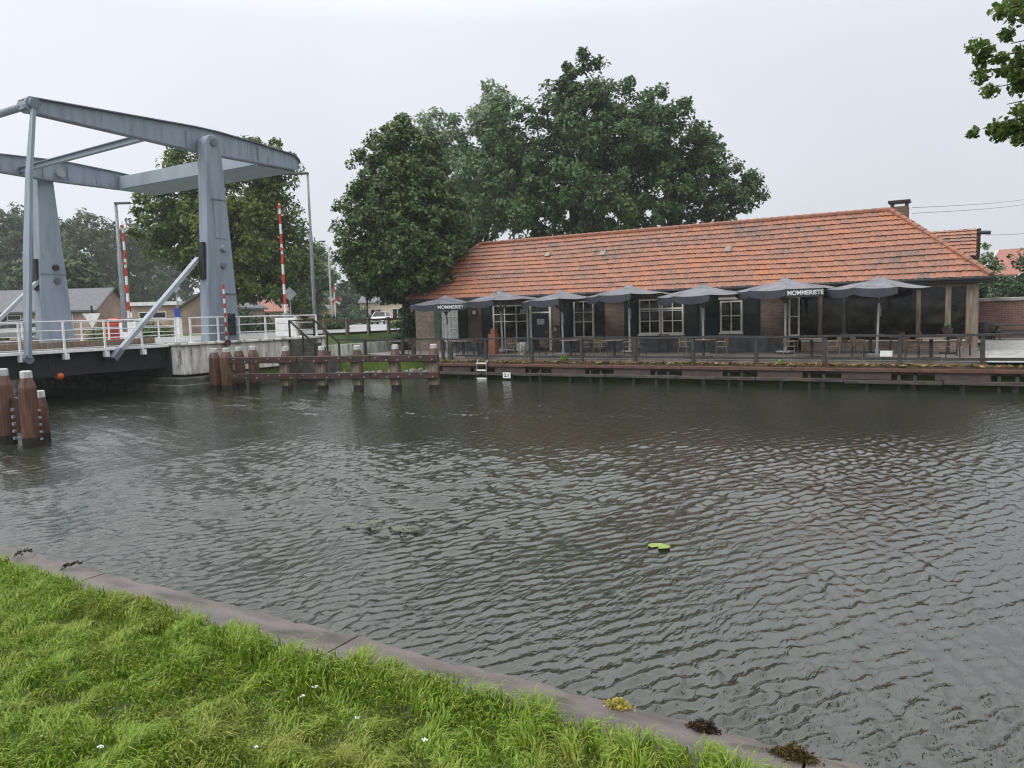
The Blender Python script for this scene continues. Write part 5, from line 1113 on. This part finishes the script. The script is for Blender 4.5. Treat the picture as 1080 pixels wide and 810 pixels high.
def moss(label, px, py, rx, ry, h, seed, cols, cat='moss clump'):
    q = at_z(px, py, ZC); r = np.random.default_rng(seed); n = 1500; ang = R(0)
    n = 2200; rx *= .72; ry *= .8; c = np.stack([r.normal(0, rx*.33, n), r.normal(0, ry*.33, n), np.abs(r.normal(0, h*.35, n))], -1); c[:, 2] *= np.exp(-(c[:, 0]/rx)**2*3); d = r.normal(0, 1, (n, 3))*.0042; e_ = r.normal(0, 1, (n, 3))*.0042
    o = npmesh('moss_clump', np.stack([c-d, c+e_, c+d, c-e_], 1).reshape(-1, 3), np.arange(n*4).reshape(-1, 4), leafmat('moss_'+str(seed), cols)); o.location = q; return tag(o, label, cat)
moss('dark brown dried moss clump on the coping near the right', 742, 768, .10, .05, .03, 1, [(.03, .02, .012), (.06, .035, .02), (.02, .014, .01)])
moss('olive brown moss heap at the right end of the coping', 838, 799, .16, .06, .05, 2, [(.06, .05, .015), (.10, .08, .02), (.05, .03, .012)])
moss('yellow stonecrop patch on the edge of the coping', 652, 744, .09, .05, .03, 3, [(.42, .33, .06), (.5, .42, .12), (.2, .25, .04)])
def twig(label, px, py, seed):
    q = at_z(px, py, ZC); r = random.Random(seed); mb = MB()
    for k in range(3):
        p = [Vector((0, 0, 0))]; d = Vector((.3+.2*k, .7-.3*k, .7)).normalized()
        for j in range(5): p.append(p[-1] + d*.028 + Vector((r.uniform(-.012, .012), r.uniform(-.012, .012), -.006*j)))
        mb.tube(p, [.0025-.0003*j for j in range(6)], 5)
        for j in range(2, 6):
            for s in range(2): c = p[j]; e_ = Vector((r.uniform(-.02, .02), r.uniform(-.02, .02), r.uniform(-.01, .01))); f_ = Vector((r.uniform(-.01, .01), r.uniform(-.01, .01), .012)); mb.add([c, c+e_+f_, c+e_*1.6, c+e_-f_], [(0, 1, 2, 3)])
    o = mb.build('dry_weed', pm('dry_stem', (.05, .04, .025), None, .8)); o.location = q; return tag(o, label, 'plant')
twig('dark dry weed leaning over the coping at the left edge', 14, 588, 1); twig('thin dry weed stem in the grass edge near the left', 64, 602, 2)
# floating leaves
def pad(label, px, py, s, n, seed):
    q = at_z(px, py, .02); r = random.Random(seed); mb = MB()
    for k in range(n):
        c = Vector((r.uniform(-s, s)*(1 if n > 1 else 0), r.uniform(-s, s)*.35*(1 if n > 1 else 0), .002*k)); a0 = r.uniform(0, 6); rr = s*(.9 if n == 1 else r.uniform(.05, .13)); vs = [c]
        for j in range(14): a = a0 + .3 + j*5.7/13; vs.append(c + Vector((math.cos(a)*rr*1.35, math.sin(a)*rr, r.uniform(0, .01))))
        mb.add(vs, [(0, j, j+1) for j in range(1, 14)])
    o = mb.build('lily_pad', pm('lily_leaf' if n == 1 else 'murky_weed', (.26, .36, .05) if n == 1 else (.10, .125, .045), (.16, .24, .04) if n == 1 else (.05, .065, .03), .35, 8.)); o.location = q; return tag(o, label, 'water plant')
pad('single bright green lily leaf floating mid canal', 695, 576, .12, 1, 1); pad('patch of greenish water weed floating left of mid canal', 402, 558, .55, 26, 2); pad('pale weed floating by the coping at the far left', 46, 580, .12, 5, 3); pad('small pale weed blade floating near the left edge', 84, 571, .08, 3, 4)

# stones and weeds along the bank behind the guide fence
r_ = np.random.default_rng(12); mb = MB()
for k in range(90):
    u = r_.uniform(-28.6, -22.6); v = float(shore(u)) + r_.uniform(.02, .5); s_ = r_.uniform(.08, .2); a = r_.uniform(0, 6.3)
    mb.lathe([(s_*.6, -.1), (s_, .02), (s_*.75, s_*.7), (s_*.2, s_*.9)], 6, (u, v, r_.uniform(.1, .22)))
struct(mb.build('stone_rubble', pm('bank_stone', (.36, .35, .32), (.12, .12, .10), .8, 3.)), 'stuff')
n_ = 5000; u = r_.uniform(-29, -22.5, n_); v = shore(u) + r_.uniform(.25, 1.1, n_); z = np.interp(v-shore(u), [0, .25, .5, 1.2], [0, .1, .3, .72])
B0 = np.stack([u, v, z], -1); dd = np.stack([r_.normal(0, .06, n_), r_.normal(0, .06, n_), r_.uniform(.06, .26, n_)], -1); sd2 = np.stack([np.full(n_, .012), r_.normal(0, .008, n_), np.zeros(n_)], -1)
struct(npmesh('bank_grass', np.stack([B0-sd2, B0+sd2, B0+dd+sd2*.2, B0+dd-sd2*.2], 1).reshape(-1, 3), np.arange(n_*4).reshape(-1, 4), leafmat('bank_blades', [(.10, .19, .03), (.16, .26, .04), (.26, .30, .07)])), 'stuff')
